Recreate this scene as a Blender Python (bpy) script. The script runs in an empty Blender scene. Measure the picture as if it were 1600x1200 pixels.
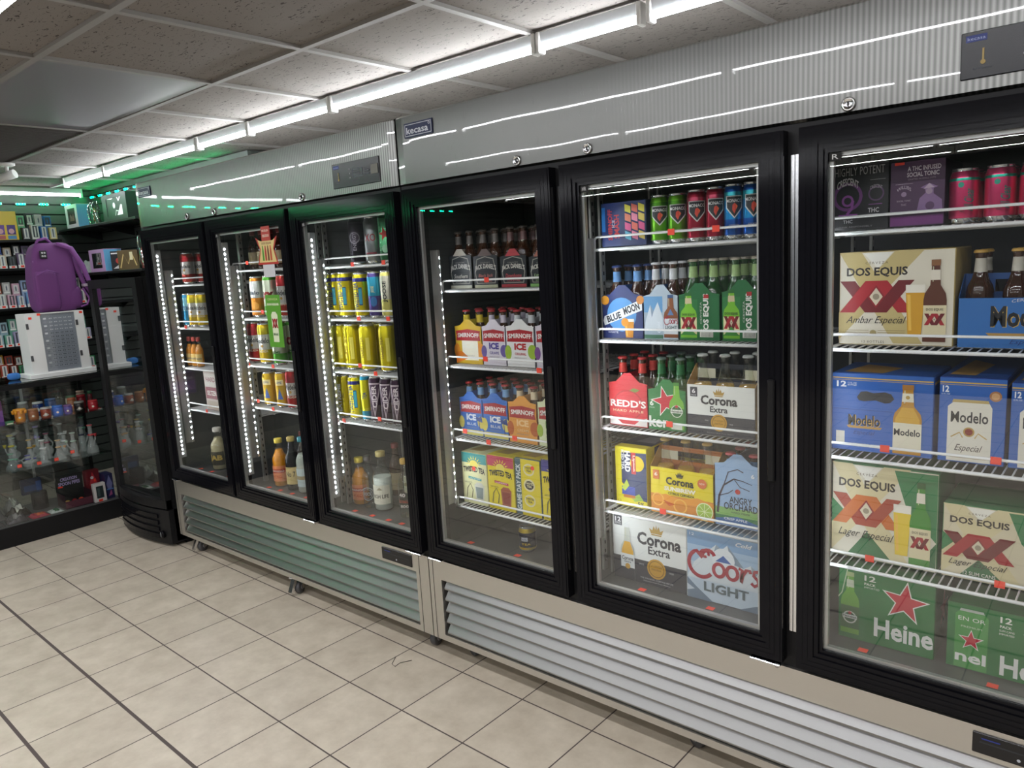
import bpy, bmesh, math, random
from mathutils import Vector, Matrix
from mathutils.geometry import tessellate_polygon
random.seed(7)
PI = math.pi
SC = bpy.context.scene
COL = SC.collection

# ------------------------------------------------------------------ camera, world, exposure
cam_d = bpy.data.cameras.new('camera')
cam = bpy.data.objects.new('camera', cam_d)
COL.objects.link(cam)
cam_d.sensor_width = 36.0
cam_d.lens = 1169.634 / 1600 * 36.0
cam_d.clip_start = 0.02
cam.matrix_world = Matrix((
    (0.76153622, -0.06255855, 0.64509613, 2.11601),
    (0.64563464, 0.16034733, -0.74662216, -1.88206),
    (-0.05673184, 0.98507622, 0.16250026, 1.55606),
    (0, 0, 0, 1)))
SC.camera = cam
w = bpy.data.worlds.new('world')
SC.world = w
w.use_nodes = True
w.node_tree.nodes['Background'].inputs[0].default_value = (0.8, 0.85, 0.9, 1)
w.node_tree.nodes['Background'].inputs[1].default_value = 0.05
SC.view_settings.view_transform = 'Standard'
SC.view_settings.look = 'None'
SC.view_settings.exposure = 0.0
SC.view_settings.gamma = 1.0
SC.view_settings.use_curve_mapping = False
SC.cycles.max_bounces = 14
SC.cycles.transparent_max_bounces = 32
SC.cycles.transmission_bounces = 8
SC.cycles.glossy_bounces = 6
SC.cycles.sample_clamp_indirect = 6.0
TUBE_POWER = 60.0      # ceiling tubes
ROOM_POWER = 98.0     # flat-faced tubes over the room
LED_POWER = 130.0       # dotted strips in the coolers
GREEN_POWER = 5.0
GREEN_WALL = 90.0

# ------------------------------------------------------------------ materials
MATS = {}
def mat(name, col, rough=0.5, metal=0.0, emit=0.0, bump=None, spec=0.5):
    if name in MATS: return MATS[name]
    m = bpy.data.materials.new(name)
    m.use_nodes = True
    nt = m.node_tree
    b = nt.nodes['Principled BSDF']
    b.inputs['Base Color'].default_value = (*col, 1)
    b.inputs['Roughness'].default_value = rough
    b.inputs['Metallic'].default_value = metal
    b.inputs['Specular IOR Level'].default_value = spec
    if emit:
        b.inputs['Emission Color'].default_value = (*col, 1)
        b.inputs['Emission Strength'].default_value = emit
    if bump:                       # (scale xyz, strength, distance)
        sc, st, di = bump
        tc = nt.nodes.new('ShaderNodeTexCoord'); mp = nt.nodes.new('ShaderNodeMapping')
        mp.inputs['Scale'].default_value = sc
        nz = nt.nodes.new('ShaderNodeTexNoise'); nz.inputs['Scale'].default_value = 1.0
        nz.inputs['Detail'].default_value = 3.0
        bp = nt.nodes.new('ShaderNodeBump'); bp.inputs['Strength'].default_value = st
        bp.inputs['Distance'].default_value = di
        nt.links.new(tc.outputs['Object'], mp.inputs[0]); nt.links.new(mp.outputs[0], nz.inputs['Vector'])
        nt.links.new(nz.outputs['Fac'], bp.inputs['Height']); nt.links.new(bp.outputs[0], b.inputs['Normal'])
    MATS[name] = m
    return m

def srgb(r, g, b):
    f = lambda c: (c / 255 / 12.92) if c / 255 <= 0.04045 else ((c / 255 + 0.055) / 1.055) ** 2.4
    return (f(r), f(g), f(b))
def ink(h, rough=0.42):            # printed colour from a hex string
    return mat('ink_' + h + ('' if rough == 0.42 else '_%d' % (rough * 100)), srgb(int(h[0:2], 16), int(h[2:4], 16), int(h[4:6], 16)), rough)
def foil(h, rough=0.28, metal=0.75):  # can metal
    return mat('foil_' + h, srgb(int(h[0:2], 16), int(h[2:4], 16), int(h[4:6], 16)), rough, metal)

def thin_glass(name, tint=(1, 1, 1), boost=1.0, rough=0.0):
    if name in MATS: return MATS[name]
    m = bpy.data.materials.new(name); m.use_nodes = True
    nt = m.node_tree; nt.nodes.clear()
    out = nt.nodes.new('ShaderNodeOutputMaterial'); mix = nt.nodes.new('ShaderNodeMixShader')
    tr = nt.nodes.new('ShaderNodeBsdfTransparent'); gl = nt.nodes.new('ShaderNodeBsdfGlossy')
    tr.inputs[0].default_value = (*tint, 1); gl.inputs['Roughness'].default_value = rough
    ge = nt.nodes.new('ShaderNodeNewGeometry'); dt = nt.nodes.new('ShaderNodeVectorMath'); dt.operation = 'DOT_PRODUCT'
    nt.links.new(ge.outputs['Incoming'], dt.inputs[0]); nt.links.new(ge.outputs['Normal'], dt.inputs[1])
    prev = dt.outputs['Value']
    for op, v in (('ABSOLUTE', None), ('SUBTRACT', 1.0), ('POWER', 5.0), ('MULTIPLY', 0.94), ('ADD', 0.055), ('MULTIPLY', boost)):
        mu = nt.nodes.new('ShaderNodeMath'); mu.operation = op; mu.use_clamp = (v == boost)
        if op == 'SUBTRACT': mu.inputs[0].default_value = v; nt.links.new(prev, mu.inputs[1])
        else:
            nt.links.new(prev, mu.inputs[0])
            if v is not None: mu.inputs[1].default_value = v
        prev = mu.outputs[0]
    nt.links.new(mu.outputs[0], mix.inputs[0])
    nt.links.new(tr.outputs[0], mix.inputs[1]); nt.links.new(gl.outputs[0], mix.inputs[2])
    nt.links.new(mix.outputs[0], out.inputs[0])
    MATS[name] = m
    return m

def steel(name, base, rough, axis, stripes=0.0, coat=0.0):
    """brushed stainless; sheet metal bows a little"""
    m = mat(name, base, rough, 1.0)
    nt = m.node_tree; b = nt.nodes['Principled BSDF']
    tc = nt.nodes.new('ShaderNodeTexCoord')
    def noise(scale, detail):
        mp = nt.nodes.new('ShaderNodeMapping'); mp.inputs['Scale'].default_value = scale
        nz = nt.nodes.new('ShaderNodeTexNoise'); nz.inputs['Scale'].default_value = 1.0; nz.inputs['Detail'].default_value = detail
        nt.links.new(tc.outputs['Object'], mp.inputs[0]); nt.links.new(mp.outputs[0], nz.inputs['Vector'])
        return nz.outputs['Fac']
    if coat: b.inputs['Coat Weight'].default_value = coat; b.inputs['Coat Roughness'].default_value = 0.02
    fine = noise((900, 900, 14) if axis == 'z' else (10, 900, 900), 2)
    wide = noise((2.2, 2, 1.2), 1)
    b1 = nt.nodes.new('ShaderNodeBump'); b1.inputs['Strength'].default_value = 0.08; b1.inputs['Distance'].default_value = 0.0004
    b2 = nt.nodes.new('ShaderNodeBump'); b2.inputs['Strength'].default_value = 0.13; b2.inputs['Distance'].default_value = 0.02
    nt.links.new(fine, b1.inputs['Height']); nt.links.new(wide, b2.inputs['Height'])
    nt.links.new(b2.outputs[0], b1.inputs['Normal']); nt.links.new(b2.outputs[0], b.inputs['Coat Normal']); nt.links.new(b1.outputs[0], b.inputs['Normal'])
    rr = nt.nodes.new('ShaderNodeMapRange'); rr.inputs['To Min'].default_value = rough * 0.7; rr.inputs['To Max'].default_value = rough * 1.4
    nt.links.new(fine, rr.inputs['Value']); nt.links.new(rr.outputs[0], b.inputs['Roughness'])
    if stripes:                    # vertical stripes of the header's reflections, put into its base colour
        wv = nt.nodes.new('ShaderNodeTexWave'); wv.wave_type = 'BANDS'; wv.bands_direction = 'X'
        wv.inputs['Scale'].default_value = 26; wv.inputs['Distortion'].default_value = 1.2; wv.inputs['Detail'].default_value = 0.0
        wv.inputs['Detail Scale'].default_value = 0.3
        mp = nt.nodes.new('ShaderNodeMapping'); mp.inputs['Scale'].default_value = (1, 1, 0.2)
        nt.links.new(tc.outputs['Object'], mp.inputs[0]); nt.links.new(mp.outputs[0], wv.inputs['Vector'])
        sx = nt.nodes.new('ShaderNodeSeparateXYZ'); nt.links.new(tc.outputs['Object'], sx.inputs[0])
        fd = nt.nodes.new('ShaderNodeMapRange'); fd.inputs['From Min'].default_value = -.2; fd.inputs['From Max'].default_value = 1.3
        fd.inputs['To Max'].default_value = stripes
        nt.links.new(sx.outputs['X'], fd.inputs['Value'])
        mx = nt.nodes.new('ShaderNodeMix'); mx.data_type = 'RGBA'
        mul = nt.nodes.new('ShaderNodeMath'); mul.operation = 'MULTIPLY'
        nt.links.new(wv.outputs['Fac'], mul.inputs[0]); nt.links.new(fd.outputs[0], mul.inputs[1])
        nt.links.new(mul.outputs[0], mx.inputs['Factor'])
        mx.inputs[6].default_value = (*base, 1); mx.inputs[7].default_value = (min(1, base[0] * 2.6), min(1, base[1] * 2.6), min(1, base[2] * 2.6), 1)
        nt.links.new(mx.outputs[2], b.inputs['Base Color'])
    return m

M_STEEL = steel('stainless_header', (0.15, 0.152, 0.145), 0.30, 'z', 0.8, coat=0.8)
M_KICK = steel('stainless_kick', (0.66, 0.64, 0.60), 0.40, 'x')
M_LOUV = steel('stainless_louver', (0.34, 0.34, 0.335), 0.34, 'x')
M_BLACK = mat('gloss_black_frame', (0.006, 0.006, 0.008), 0.10, spec=0.14)
M_BLACKM = mat('satin_black', (0.012, 0.012, 0.013), 0.38, spec=0.2)
M_DEEP = mat('dark_gap', (0.004, 0.004, 0.004), 0.7)
M_LINER = mat('cooler_liner', (0.055, 0.058, 0.062), 0.35, 0.3)
M_DECK = mat('cooler_deck', (0.10, 0.10, 0.10), 0.30, 0.4)
M_ALU = mat('spacer_alu', (0.50, 0.50, 0.49), 0.35, 0.6)
M_WIRE = mat('white_coated_wire', (0.90, 0.91, 0.92), 0.45)
M_CHROME = mat('chrome', (0.75, 0.76, 0.78), 0.18, 1.0)
M_RUBBER = mat('grey_rubber', (0.07, 0.07, 0.075), 0.5)
M_TAG = mat('red_price_tag', srgb(252, 72, 50), 0.5)
M_GLASS = thin_glass('door_glass', (0.99, 1.0, 0.995), 1.35)
M_CLEAR = thin_glass('clear_glass', (0.97, 0.99, 0.98), 1.8)
M_TUBE = mat('led_tube_light', (0.93, 0.97, 1.0), 0.5, emit=TUBE_POWER)
M_TUBEW = mat('led_wall_tube_light', (0.93, 0.97, 1.0), 0.5, emit=16.0)
M_FLAT = mat('led_flat_light', (0.97, 0.97, 1.0), 0.5, emit=ROOM_POWER)
M_LED = mat('led_chip_light', (0.90, 0.95, 1.0), 0.5, emit=LED_POWER)
M_GREEN = mat('green_led_light', (0.0, 1.0, 0.35), 0.5, emit=GREEN_POWER); M_GREENW = mat('green_wall_led_light', (0.0, 1.0, 0.28), 0.5, emit=GREEN_WALL)
M_WHITE = mat('white_plastic', (0.78, 0.78, 0.77), 0.4)

# ------------------------------------------------------------------ mesh builder
class MB:
    def __init__(s): s.v = []; s.f = []; s.m = []; s.sm = []; s.mats = []
    def mi(s, m):
        if m not in s.mats: s.mats.append(m)
        return s.mats.index(m)
    def face(s, idx, m, smooth=False): s.f.append(tuple(idx)); s.m.append(s.mi(m)); s.sm.append(smooth)
    def box(s, x0, y0, z0, x1, y1, z1, m):
        b = len(s.v)
        s.v += [(x0, y0, z0), (x1, y0, z0), (x1, y1, z0), (x0, y1, z0), (x0, y0, z1), (x1, y0, z1), (x1, y1, z1), (x0, y1, z1)]
        for q in ((0, 3, 2, 1), (4, 5, 6, 7), (0, 1, 5, 4), (1, 2, 6, 5), (2, 3, 7, 6), (3, 0, 4, 7)): s.face([b + i for i in q], m)
        return s
    def rbox(s, x0, y0, z0, x1, y1, z1, r, m):      # box with chamfered edges
        b = len(s.v); r = min(r, (x1 - x0) / 2.01, (y1 - y0) / 2.01, (z1 - z0) / 2.01)
        X, Y, Z = (x0, x1), (y0, y1), (z0, z1)
        id = {}
        for i in (0, 1):
            for j in (0, 1):
                for k in (0, 1):
                    dx, dy, dz = r * (1 - 2 * i), r * (1 - 2 * j), r * (1 - 2 * k)
                    for a, p in enumerate(((X[i], Y[j] + dy, Z[k] + dz), (X[i] + dx, Y[j], Z[k] + dz), (X[i] + dx, Y[j] + dy, Z[k]))):
                        id[(i, j, k, a)] = len(s.v); s.v.append(p)
        g = lambda *t: id[t]
        for i in (0, 1): s.face([g(i, 0, 0, 0), g(i, 1, 0, 0), g(i, 1, 1, 0), g(i, 0, 1, 0)][::1 if i else -1], m)
        for j in (0, 1): s.face([g(0, j, 0, 1), g(1, j, 0, 1), g(1, j, 1, 1), g(0, j, 1, 1)][::-1 if j else 1], m)
        for k in (0, 1): s.face([g(0, 0, k, 2), g(1, 0, k, 2), g(1, 1, k, 2), g(0, 1, k, 2)][::1 if k else -1], m)
        for i in (0, 1):
            for j in (0, 1): s.face([g(i, j, 0, 0), g(i, j, 0, 1), g(i, j, 1, 1), g(i, j, 1, 0)][::1 if i == j else -1], m)
        for i in (0, 1):
            for k in (0, 1): s.face([g(i, 0, k, 0), g(i, 0, k, 2), g(i, 1, k, 2), g(i, 1, k, 0)], m)
        for j in (0, 1):
            for k in (0, 1): s.face([g(0, j, k, 1), g(0, j, k, 2), g(1, j, k, 2), g(1, j, k, 1)], m)
        for i in (0, 1):
            for j in (0, 1):
                for k in (0, 1): s.face([g(i, j, k, 0), g(i, j, k, 1), g(i, j, k, 2)], m)
        return s
    def prism(s, pts, y0, y1, m, axes='xz'):        # outline extruded along the missing axis
        n = len(pts); b = len(s.v)
        P = {'xz': lambda a, c, t: (a, t, c), 'yz': lambda a, c, t: (t, a, c), 'xy': lambda a, c, t: (a, c, t)}[axes]
        for t in (y0, y1): s.v += [P(a, c, t) for a, c in pts]
        for i in range(n): s.face([b + i, b + (i + 1) % n, b + n + (i + 1) % n, b + n + i], m)
        for tri in tessellate_polygon([[Vector((a, c, 0)) for a, c in pts]]):
            s.face([b + i for i in tri], m); s.face([b + n + i for i in reversed(tri)], m)
        return s
    def lathe(s, prof, c, m, n=20, axis='z', smooth=True):   # prof: (r, h, material or None)
        b = len(s.v); k = len(prof)
        for p in prof:
            for i in range(n):
                a = 2 * PI * i / n; q = (p[0] * math.cos(a), p[0] * math.sin(a), p[1])
                if axis == 'x': q = (q[2], q[0], q[1])
                if axis == 'y': q = (q[0], q[2], q[1])
                s.v.append((c[0] + q[0], c[1] + q[1], c[2] + q[2]))
        for j in range(k - 1):
            mm = prof[j][2] if len(prof[j]) > 2 and prof[j][2] else m
            for i in range(n):
                s.face([b + j * n + i, b + j * n + (i + 1) % n, b + (j + 1) * n + (i + 1) % n, b + (j + 1) * n + i], mm, smooth)
        if prof[0][0] > 1e-5: s.face([b + i for i in reversed(range(n))], prof[0][2] if len(prof[0]) > 2 and prof[0][2] else m)
        if prof[-1][0] > 1e-5: s.face([b + (k - 1) * n + i for i in range(n)], prof[-1][2] if len(prof[-1]) > 2 and prof[-1][2] else m)
        return s
    def tube(s, path, r, m, n=8, closed=False, radii=None):
        b = len(s.v); P = [Vector(p) for p in path]; k = len(P); up = None
        for j, p in enumerate(P):
            d = (P[(j + 1) % k] - P[j - 1]) if closed or 0 < j < k - 1 else (P[1] - P[0] if j == 0 else P[-1] - P[-2])
            d = d.normalized() if d.length > 1e-9 else Vector((0, 0, 1))
            if up is None: up = d.orthogonal().normalized()
            up = (up - d * up.dot(d)); up = up.normalized() if up.length > 1e-6 else d.orthogonal().normalized()
            q = d.cross(up); rr = radii[j] if radii else r
            for i in range(n):
                a = 2 * PI * (i + 0.5) / n; s.v.append(tuple(p + up * (rr * math.cos(a)) + q * (rr * math.sin(a))))
        for j in range(k if closed else k - 1):
            for i in range(n):
                s.face([b + j * n + i, b + j * n + (i + 1) % n, b + ((j + 1) % k) * n + (i + 1) % n, b + ((j + 1) % k) * n + i], m, n > 4)
        if not closed:
            s.face([b + i for i in reversed(range(n))], m); s.face([b + (k - 1) * n + i for i in range(n)], m)
        return s
    def ring(s, x0, z0, x1, z1, wd, y0, y1, m):     # mitred picture-frame ring, front at y0
        o = [(x0, z0), (x1, z0), (x1, z1), (x0, z1)]; i_ = [(x0 + wd, z0 + wd), (x1 - wd, z0 + wd), (x1 - wd, z1 - wd), (x0 + wd, z1 - wd)]
        b = len(s.v)
        for y in (y0, y1):
            s.v += [(a, y, c) for a, c in o] + [(a, y, c) for a, c in i_]
        for q in range(4):
            r_ = (q + 1) % 4
            s.face([b + q, b + r_, b + 4 + r_, b + 4 + q], m); s.face([b + 8 + q, b + 12 + q, b + 12 + r_, b + 8 + r_], m)
            s.face([b + q, b + 8 + q, b + 8 + r_, b + r_], m); s.face([b + 4 + q, b + 4 + r_, b + 12 + r_, b + 12 + q], m)
        return s
    def grid(s, f, nu, nv, m, smooth=True):         # surface f(u,v), u,v in 0..1
        b = len(s.v)
        for j in range(nv + 1):
            for i in range(nu + 1): s.v.append(tuple(f(i / nu, j / nv)))
        for j in range(nv):
            for i in range(nu):
                a = b + j * (nu + 1) + i; s.face([a, a + 1, a + nu + 2, a + nu + 1], m, smooth)
        return s
    def xform(s, M, start=0):
        for i in range(start, len(s.v)): s.v[i] = tuple(M @ Vector(s.v[i]))
        return s
    def mesh(s, name):
        me = bpy.data.meshes.new(name); me.from_pydata(s.v, [], s.f)
        for m in s.mats: me.materials.append(m)
        me.polygons.foreach_set('material_index', s.m); me.polygons.foreach_set('use_smooth', s.sm)
        me.update()
        return me
    def build(s, name, parent=None, loc=None, fix=True):
        me = s.mesh(name)
        if fix:
            bm = bmesh.new(); bm.from_mesh(me); bmesh.ops.recalc_face_normals(bm, faces=bm.faces); bm.to_mesh(me); bm.free()
        return link(name, me, parent, loc)

def link(name, me, parent=None, loc=None):
    o = bpy.data.objects.new(name, me); COL.objects.link(o)
    if parent: o.parent = parent
    if loc: o.location = loc
    return o
def empty(name, loc=(0, 0, 0), rz=0.0):
    o = bpy.data.objects.new(name, None); COL.objects.link(o); o.location = loc; o.rotation_euler = (0, 0, rz)
    o.empty_display_size = 0.05
    return o
def tag(o, label=None, cat=None, group=None, kind=None):
    if label: o['label'] = label
    if cat: o['category'] = cat
    if group: o['group'] = group
    if kind: o['kind'] = kind
    return o
def copy_tree(o, parent=None):
    c = o.copy(); COL.objects.link(c)
    if parent is not None: c.parent = parent
    for ch in [x for x in COL.objects if x.parent == o]: copy_tree(ch, c)
    return c

# ------------------------------------------------------------------ printing on surfaces
GLYPH = {}
def glyphs(txt, bold=0.0, shear=0.0, space=1.0):
    k = (txt, bold, shear, space)
    if k not in GLYPH:
        c = bpy.data.curves.new('t', 'FONT'); c.body = txt; c.offset = bold; c.shear = shear; c.resolution_u = 2; c.space_character = space
        o = bpy.data.objects.new('t', c); me = o.to_mesh()
        vs = [(v.co.x, v.co.y) for v in me.vertices]; fs = [tuple(p.vertices) for p in me.polygons]
        o.to_mesh_clear(); bpy.data.objects.remove(o); bpy.data.curves.remove(c)
        x0 = min(v[0] for v in vs); x1 = max(v[0] for v in vs); y0 = min(v[1] for v in vs); y1 = max(v[1] for v in vs)
        GLYPH[k] = ([((x - x0) / (x1 - x0) - 0.5, (y - y0) / (y1 - y0) - 0.5) for x, y in vs], fs)
    return GLYPH[k]

class Print:
    """flat: origin o, unit vectors U, V, size w x h.  round: centre c, radius r, facing angle a0, strip w wide and h tall starting at z0"""
    def __init__(s, mb, w, h, o=None, U=(1, 0, 0), V=(0, 0, 1), N=(0, -1, 0), cyl=None):
        s.mb = mb; s.w = w; s.h = h; s.o = Vector(o) if o else None; s.U = Vector(U); s.V = Vector(V); s.N = Vector(N); s.cyl = cyl; s.k = 0
    def at(s, u, v, hh):
        if s.cyl:
            c, r, a0, z0 = s.cyl; a = a0 + (u - s.w / 2) / r; R = r + hh
            return (c[0] + R * math.cos(a), c[1] + R * math.sin(a), z0 + v)
        return tuple(s.o + s.U * u + s.V * v + s.N * hh)
    def put(s, pts, faces, m):                 # metres on the surface
        s.k += 1; hh = 0.0003 + 0.00009 * s.k
        if s.cyl:
            bm = bmesh.new(); vv = [bm.verts.new((x, y, 0)) for x, y in pts]
            for f in faces:
                try: bm.faces.new([vv[i] for i in f])
                except ValueError: pass
            xs = [p[0] for p in pts]; st = s.cyl[1] * 0.28; x = math.floor(min(xs) / st) * st + st
            while x < max(xs):
                bmesh.ops.bisect_plane(bm, geom=bm.verts[:] + bm.edges[:] + bm.faces[:], plane_co=(x, 0, 0), plane_no=(1, 0, 0)); x += st
            bm.verts.ensure_lookup_table(); bm.verts.index_update()
            b = len(s.mb.v); s.mb.v += [s.at(v.co.x, v.co.y, hh) for v in bm.verts]
            for f in bm.faces: s.mb.face([b + v.index for v in f.verts], m)
            bm.free()
        else:
            b = len(s.mb.v); s.mb.v += [s.at(x, y, hh) for x, y in pts]
            for f in faces: s.mb.face([b + i for i in f], m)
        return s
    def _m(s, m): return ink(m) if isinstance(m, str) else m
    def R(s, u0, v0, u1, v1, m):
        return s.put([(u0 * s.w, v0 * s.h), (u1 * s.w, v0 * s.h), (u1 * s.w, v1 * s.h), (u0 * s.w, v1 * s.h)], [(0, 1, 2, 3)], s._m(m))
    def P(s, pts, m):
        q = [(a * s.w, b * s.h) for a, b in pts]
        return s.put(q, [tuple(t) for t in tessellate_polygon([[Vector((a, b, 0)) for a, b in q]])], s._m(m))
    def T(s, txt, cx, cy, tw, th, m, rot=0.0, bold=0.0, shear=0.0, space=1.0, arc=0.0):
        vs, fs = glyphs(txt, bold, shear, space); W, H = tw * s.w, th * s.h; ca, sa = math.cos(rot), math.sin(rot); out = []
        for x, y in vs:
            x *= W; y *= H
            if arc: y += arc * H * (1 - (2 * x / W) ** 2)
            out.append((cx * s.w + x * ca - y * sa, cy * s.h + x * sa + y * ca))
        return s.put(out, fs, s._m(m))
    def D(s, cx, cy, r, m, ry=None, n=20, r0=0.0):  # disc or ring, radii as a share of the width
        a, b = r * s.w, (ry if ry is not None else r) * s.w; X, Y = cx * s.w, cy * s.h
        o = [(X + a * math.cos(2 * PI * i / n), Y + b * math.sin(2 * PI * i / n)) for i in range(n)]
        if r0:
            o += [(X + a * r0 * math.cos(2 * PI * i / n), Y + b * r0 * math.sin(2 * PI * i / n)) for i in range(n)]
            return s.put(o, [(i, (i + 1) % n, n + (i + 1) % n, n + i) for i in range(n)], s._m(m))
        return s.put(o + [(X, Y)], [(i, (i + 1) % n, n) for i in range(n)], s._m(m))
    def S(s, cx, cy, r, m, rot=0.0, inner=0.4, n=5):
        p = []
        for i in range(2 * n):
            a = PI / 2 + rot + PI * i / n; q = r * s.w * (1 if i % 2 == 0 else inner)
            p.append((cx * s.w + q * math.cos(a), cy * s.h + q * math.sin(a)))
        p.append((cx * s.w, cy * s.h))
        return s.put(p, [(i, (i + 1) % (2 * n), 2 * n) for i in range(2 * n)], s._m(m))
    def L(s, pts, wd, m, taper=None):          # pen stroke; width as a share of the width
        q = [Vector((a * s.w, b * s.h)) for a, b in pts]; V = []; F = []
        for i, p in enumerate(q):
            d = q[min(i + 1, len(q) - 1)] - q[max(i - 1, 0)]; d = d.normalized() if d.length else Vector((1, 0)); nn = Vector((-d.y, d.x))
            k = wd * s.w / 2 * (taper[i] if taper else 1); V += [tuple(p + nn * k), tuple(p - nn * k)]
        F = [(2 * i, 2 * i + 1, 2 * i + 3, 2 * i + 2) for i in range(len(q) - 1)]
        return s.put(V, F, s._m(m))
# ------------------------------------------------------------------ floor, walls, ceiling
def node_mat(name):
    m = bpy.data.materials.new(name); m.use_nodes = True; MATS[name] = m
    return m, m.node_tree, m.node_tree.nodes['Principled BSDF']
def N(nt, t, **k):
    n = nt.nodes.new(t)
    for a, b in k.items(): setattr(n, a, b)
    return n
def math_n(nt, op, a, b=None):
    n = N(nt, 'ShaderNodeMath', operation=op)
    for i, x in enumerate((a, b)):
        if x is None: continue
        if isinstance(x, (int, float)): n.inputs[i].default_value = x
        else: nt.links.new(x, n.inputs[i])
    return n.outputs[0]

def floor_material():
    m, nt, b = node_mat('beige_floor_tile')
    tc = N(nt, 'ShaderNodeTexCoord'); sx = N(nt, 'ShaderNodeSeparateXYZ'); nt.links.new(tc.outputs['Object'], sx.inputs[0])
    def line(sock, wd):
        f = math_n(nt, 'FRACT', math_n(nt, 'ADD', sock, 100.5)); d = math_n(nt, 'ABSOLUTE', math_n(nt, 'SUBTRACT', f, 0.5))
        return math_n(nt, 'LESS_THAN', d, wd)
    wide = math_n(nt, 'MULTIPLY', math_n(nt, 'LESS_THAN', sx.outputs['Y'], 0.5), 0.011)
    g = math_n(nt, 'MAXIMUM', line(sx.outputs['X'], 0.008), line(sx.outputs['Y'], math_n(nt, 'ADD', wide, 0.009)))
    nz = N(nt, 'ShaderNodeTexNoise'); nz.inputs['Scale'].default_value = 2.6; nz.inputs['Detail'].default_value = 8; nz.inputs['Roughness'].default_value = 0.65
    nt.links.new(tc.outputs['Object'], nz.inputs['Vector'])
    cr = N(nt, 'ShaderNodeValToRGB'); nt.links.new(nz.outputs['Fac'], cr.inputs[0])
    cr.color_ramp.elements[0].position = 0.3; cr.color_ramp.elements[0].color = (*srgb(186, 174, 156), 1)
    cr.color_ramp.elements[1].position = 0.7; cr.color_ramp.elements[1].color = (*srgb(212, 201, 183), 1)
    fl = N(nt, 'ShaderNodeVectorMath', operation='FLOOR'); nt.links.new(tc.outputs['Object'], fl.inputs[0])
    wn = N(nt, 'ShaderNodeTexWhiteNoise'); nt.links.new(fl.outputs[0], wn.inputs['Vector'])
    mr = N(nt, 'ShaderNodeMapRange'); mr.inputs['To Min'].default_value = 0.93; mr.inputs['To Max'].default_value = 1.03; nt.links.new(wn.outputs['Value'], mr.inputs['Value'])
    hs = N(nt, 'ShaderNodeHueSaturation'); nt.links.new(cr.outputs[0], hs.inputs['Color']); nt.links.new(mr.outputs[0], hs.inputs['Value'])
    mx = N(nt, 'ShaderNodeMix', data_type='RGBA'); nt.links.new(g, mx.inputs['Factor']); nt.links.new(hs.outputs[0], mx.inputs[6])
    mx.inputs[7].default_value = (*srgb(84, 74, 70), 1)
    nt.links.new(mx.outputs[2], b.inputs['Base Color'])
    rr = N(nt, 'ShaderNodeMapRange'); rr.inputs['To Min'].default_value = 0.36; rr.inputs['To Max'].default_value = 0.8; nt.links.new(g, rr.inputs['Value'])
    nt.links.new(rr.outputs[0], b.inputs['Roughness'])
    bp = N(nt, 'ShaderNodeBump'); bp.inputs['Strength'].default_value = 0.25; bp.inputs['Distance'].default_value = 0.002
    inv = math_n(nt, 'SUBTRACT', 1.0, g); nt.links.new(inv, bp.inputs['Height']); nt.links.new(bp.outputs[0], b.inputs['Normal'])
    return m
# the floor's own coordinates are counted in tiles (0.305 m)
mb = MB(); mb.box(-17, -18, -0.2, 14, 6.5, 0, floor_material())
fl = mb.build('floor'); tag(fl, kind='structure')
fl.matrix_world = Matrix(((0.99985865, 0.01681285, 0, 0), (-0.01681285, 0.99985865, 0, 0), (0, 0, 1, 0), (0, 0, 0, 1))) \
    @ Matrix.Diagonal((0.305, 0.305, 0.305, 1))
# matrix above is rotation * scale; shift so that grid point (1.426, 3.076) is the seam at the world origin
_o = Vector((1.4263, 3.076, 0)); fl.matrix_world = Matrix.Translation(-(fl.matrix_world.to_3x3() @ _o)) @ fl.matrix_world

CEIL = 2.313
def ceiling_material():
    m, nt, b = node_mat('fissured_ceiling_tile')
    tc = N(nt, 'ShaderNodeTexCoord')
    mp = N(nt, 'ShaderNodeMapping'); mp.inputs['Scale'].default_value = (38, 95, 1); nt.links.new(tc.outputs['Object'], mp.inputs[0])
    nz = N(nt, 'ShaderNodeTexNoise'); nz.inputs['Scale'].default_value = 1.0; nz.inputs['Detail'].default_value = 1.5; nz.inputs['Distortion'].default_value = 1.2
    nt.links.new(mp.outputs[0], nz.inputs['Vector'])
    holes = math_n(nt, 'GREATER_THAN', nz.outputs['Fac'], 0.655)
    n2 = N(nt, 'ShaderNodeTexNoise'); n2.inputs['Scale'].default_value = 240; nt.links.new(tc.outputs['Object'], n2.inputs['Vector'])
    pin = math_n(nt, 'GREATER_THAN', n2.outputs['Fac'], 0.70)
    h = math_n(nt, 'MAXIMUM', holes, math_n(nt, 'MULTIPLY', pin, 0.6))
    mx = N(nt, 'ShaderNodeMix', data_type='RGBA'); nt.links.new(h, mx.inputs['Factor'])
    mx.inputs[6].default_value = (*srgb(128, 122, 118), 1); mx.inputs[7].default_value = (*srgb(68, 62, 59), 1)
    nt.links.new(mx.outputs[2], b.inputs['Base Color']); b.inputs['Roughness'].default_value = 0.9
    return m
M_CT = ceiling_material(); M_BAR = mat('ceiling_bar_white', srgb(140, 137, 134), 0.5)
M_LENS = mat('smooth_ceiling_lens', srgb(114, 114, 116), 0.35); M_VENT = mat('grey_air_grille', srgb(76, 72, 70), 0.6)
mb = MB(); mb.box(-4.75, -6.6, CEIL + 0.01, 3.6, 1.07, CEIL + 0.1, M_CT)
tag(mb.build('ceiling'), kind='structure')
X_L = [0.44 - 0.61 * k for k in range(-5, 9)]; Y_L = [0.385 - 0.625 * k for k in range(-1, 12)]
mb = MB()
for y in Y_L: mb.box(-4.6, y - 0.012, CEIL - 0.002, 3.5, y + 0.012, CEIL + 0.012, M_BAR)
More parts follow.
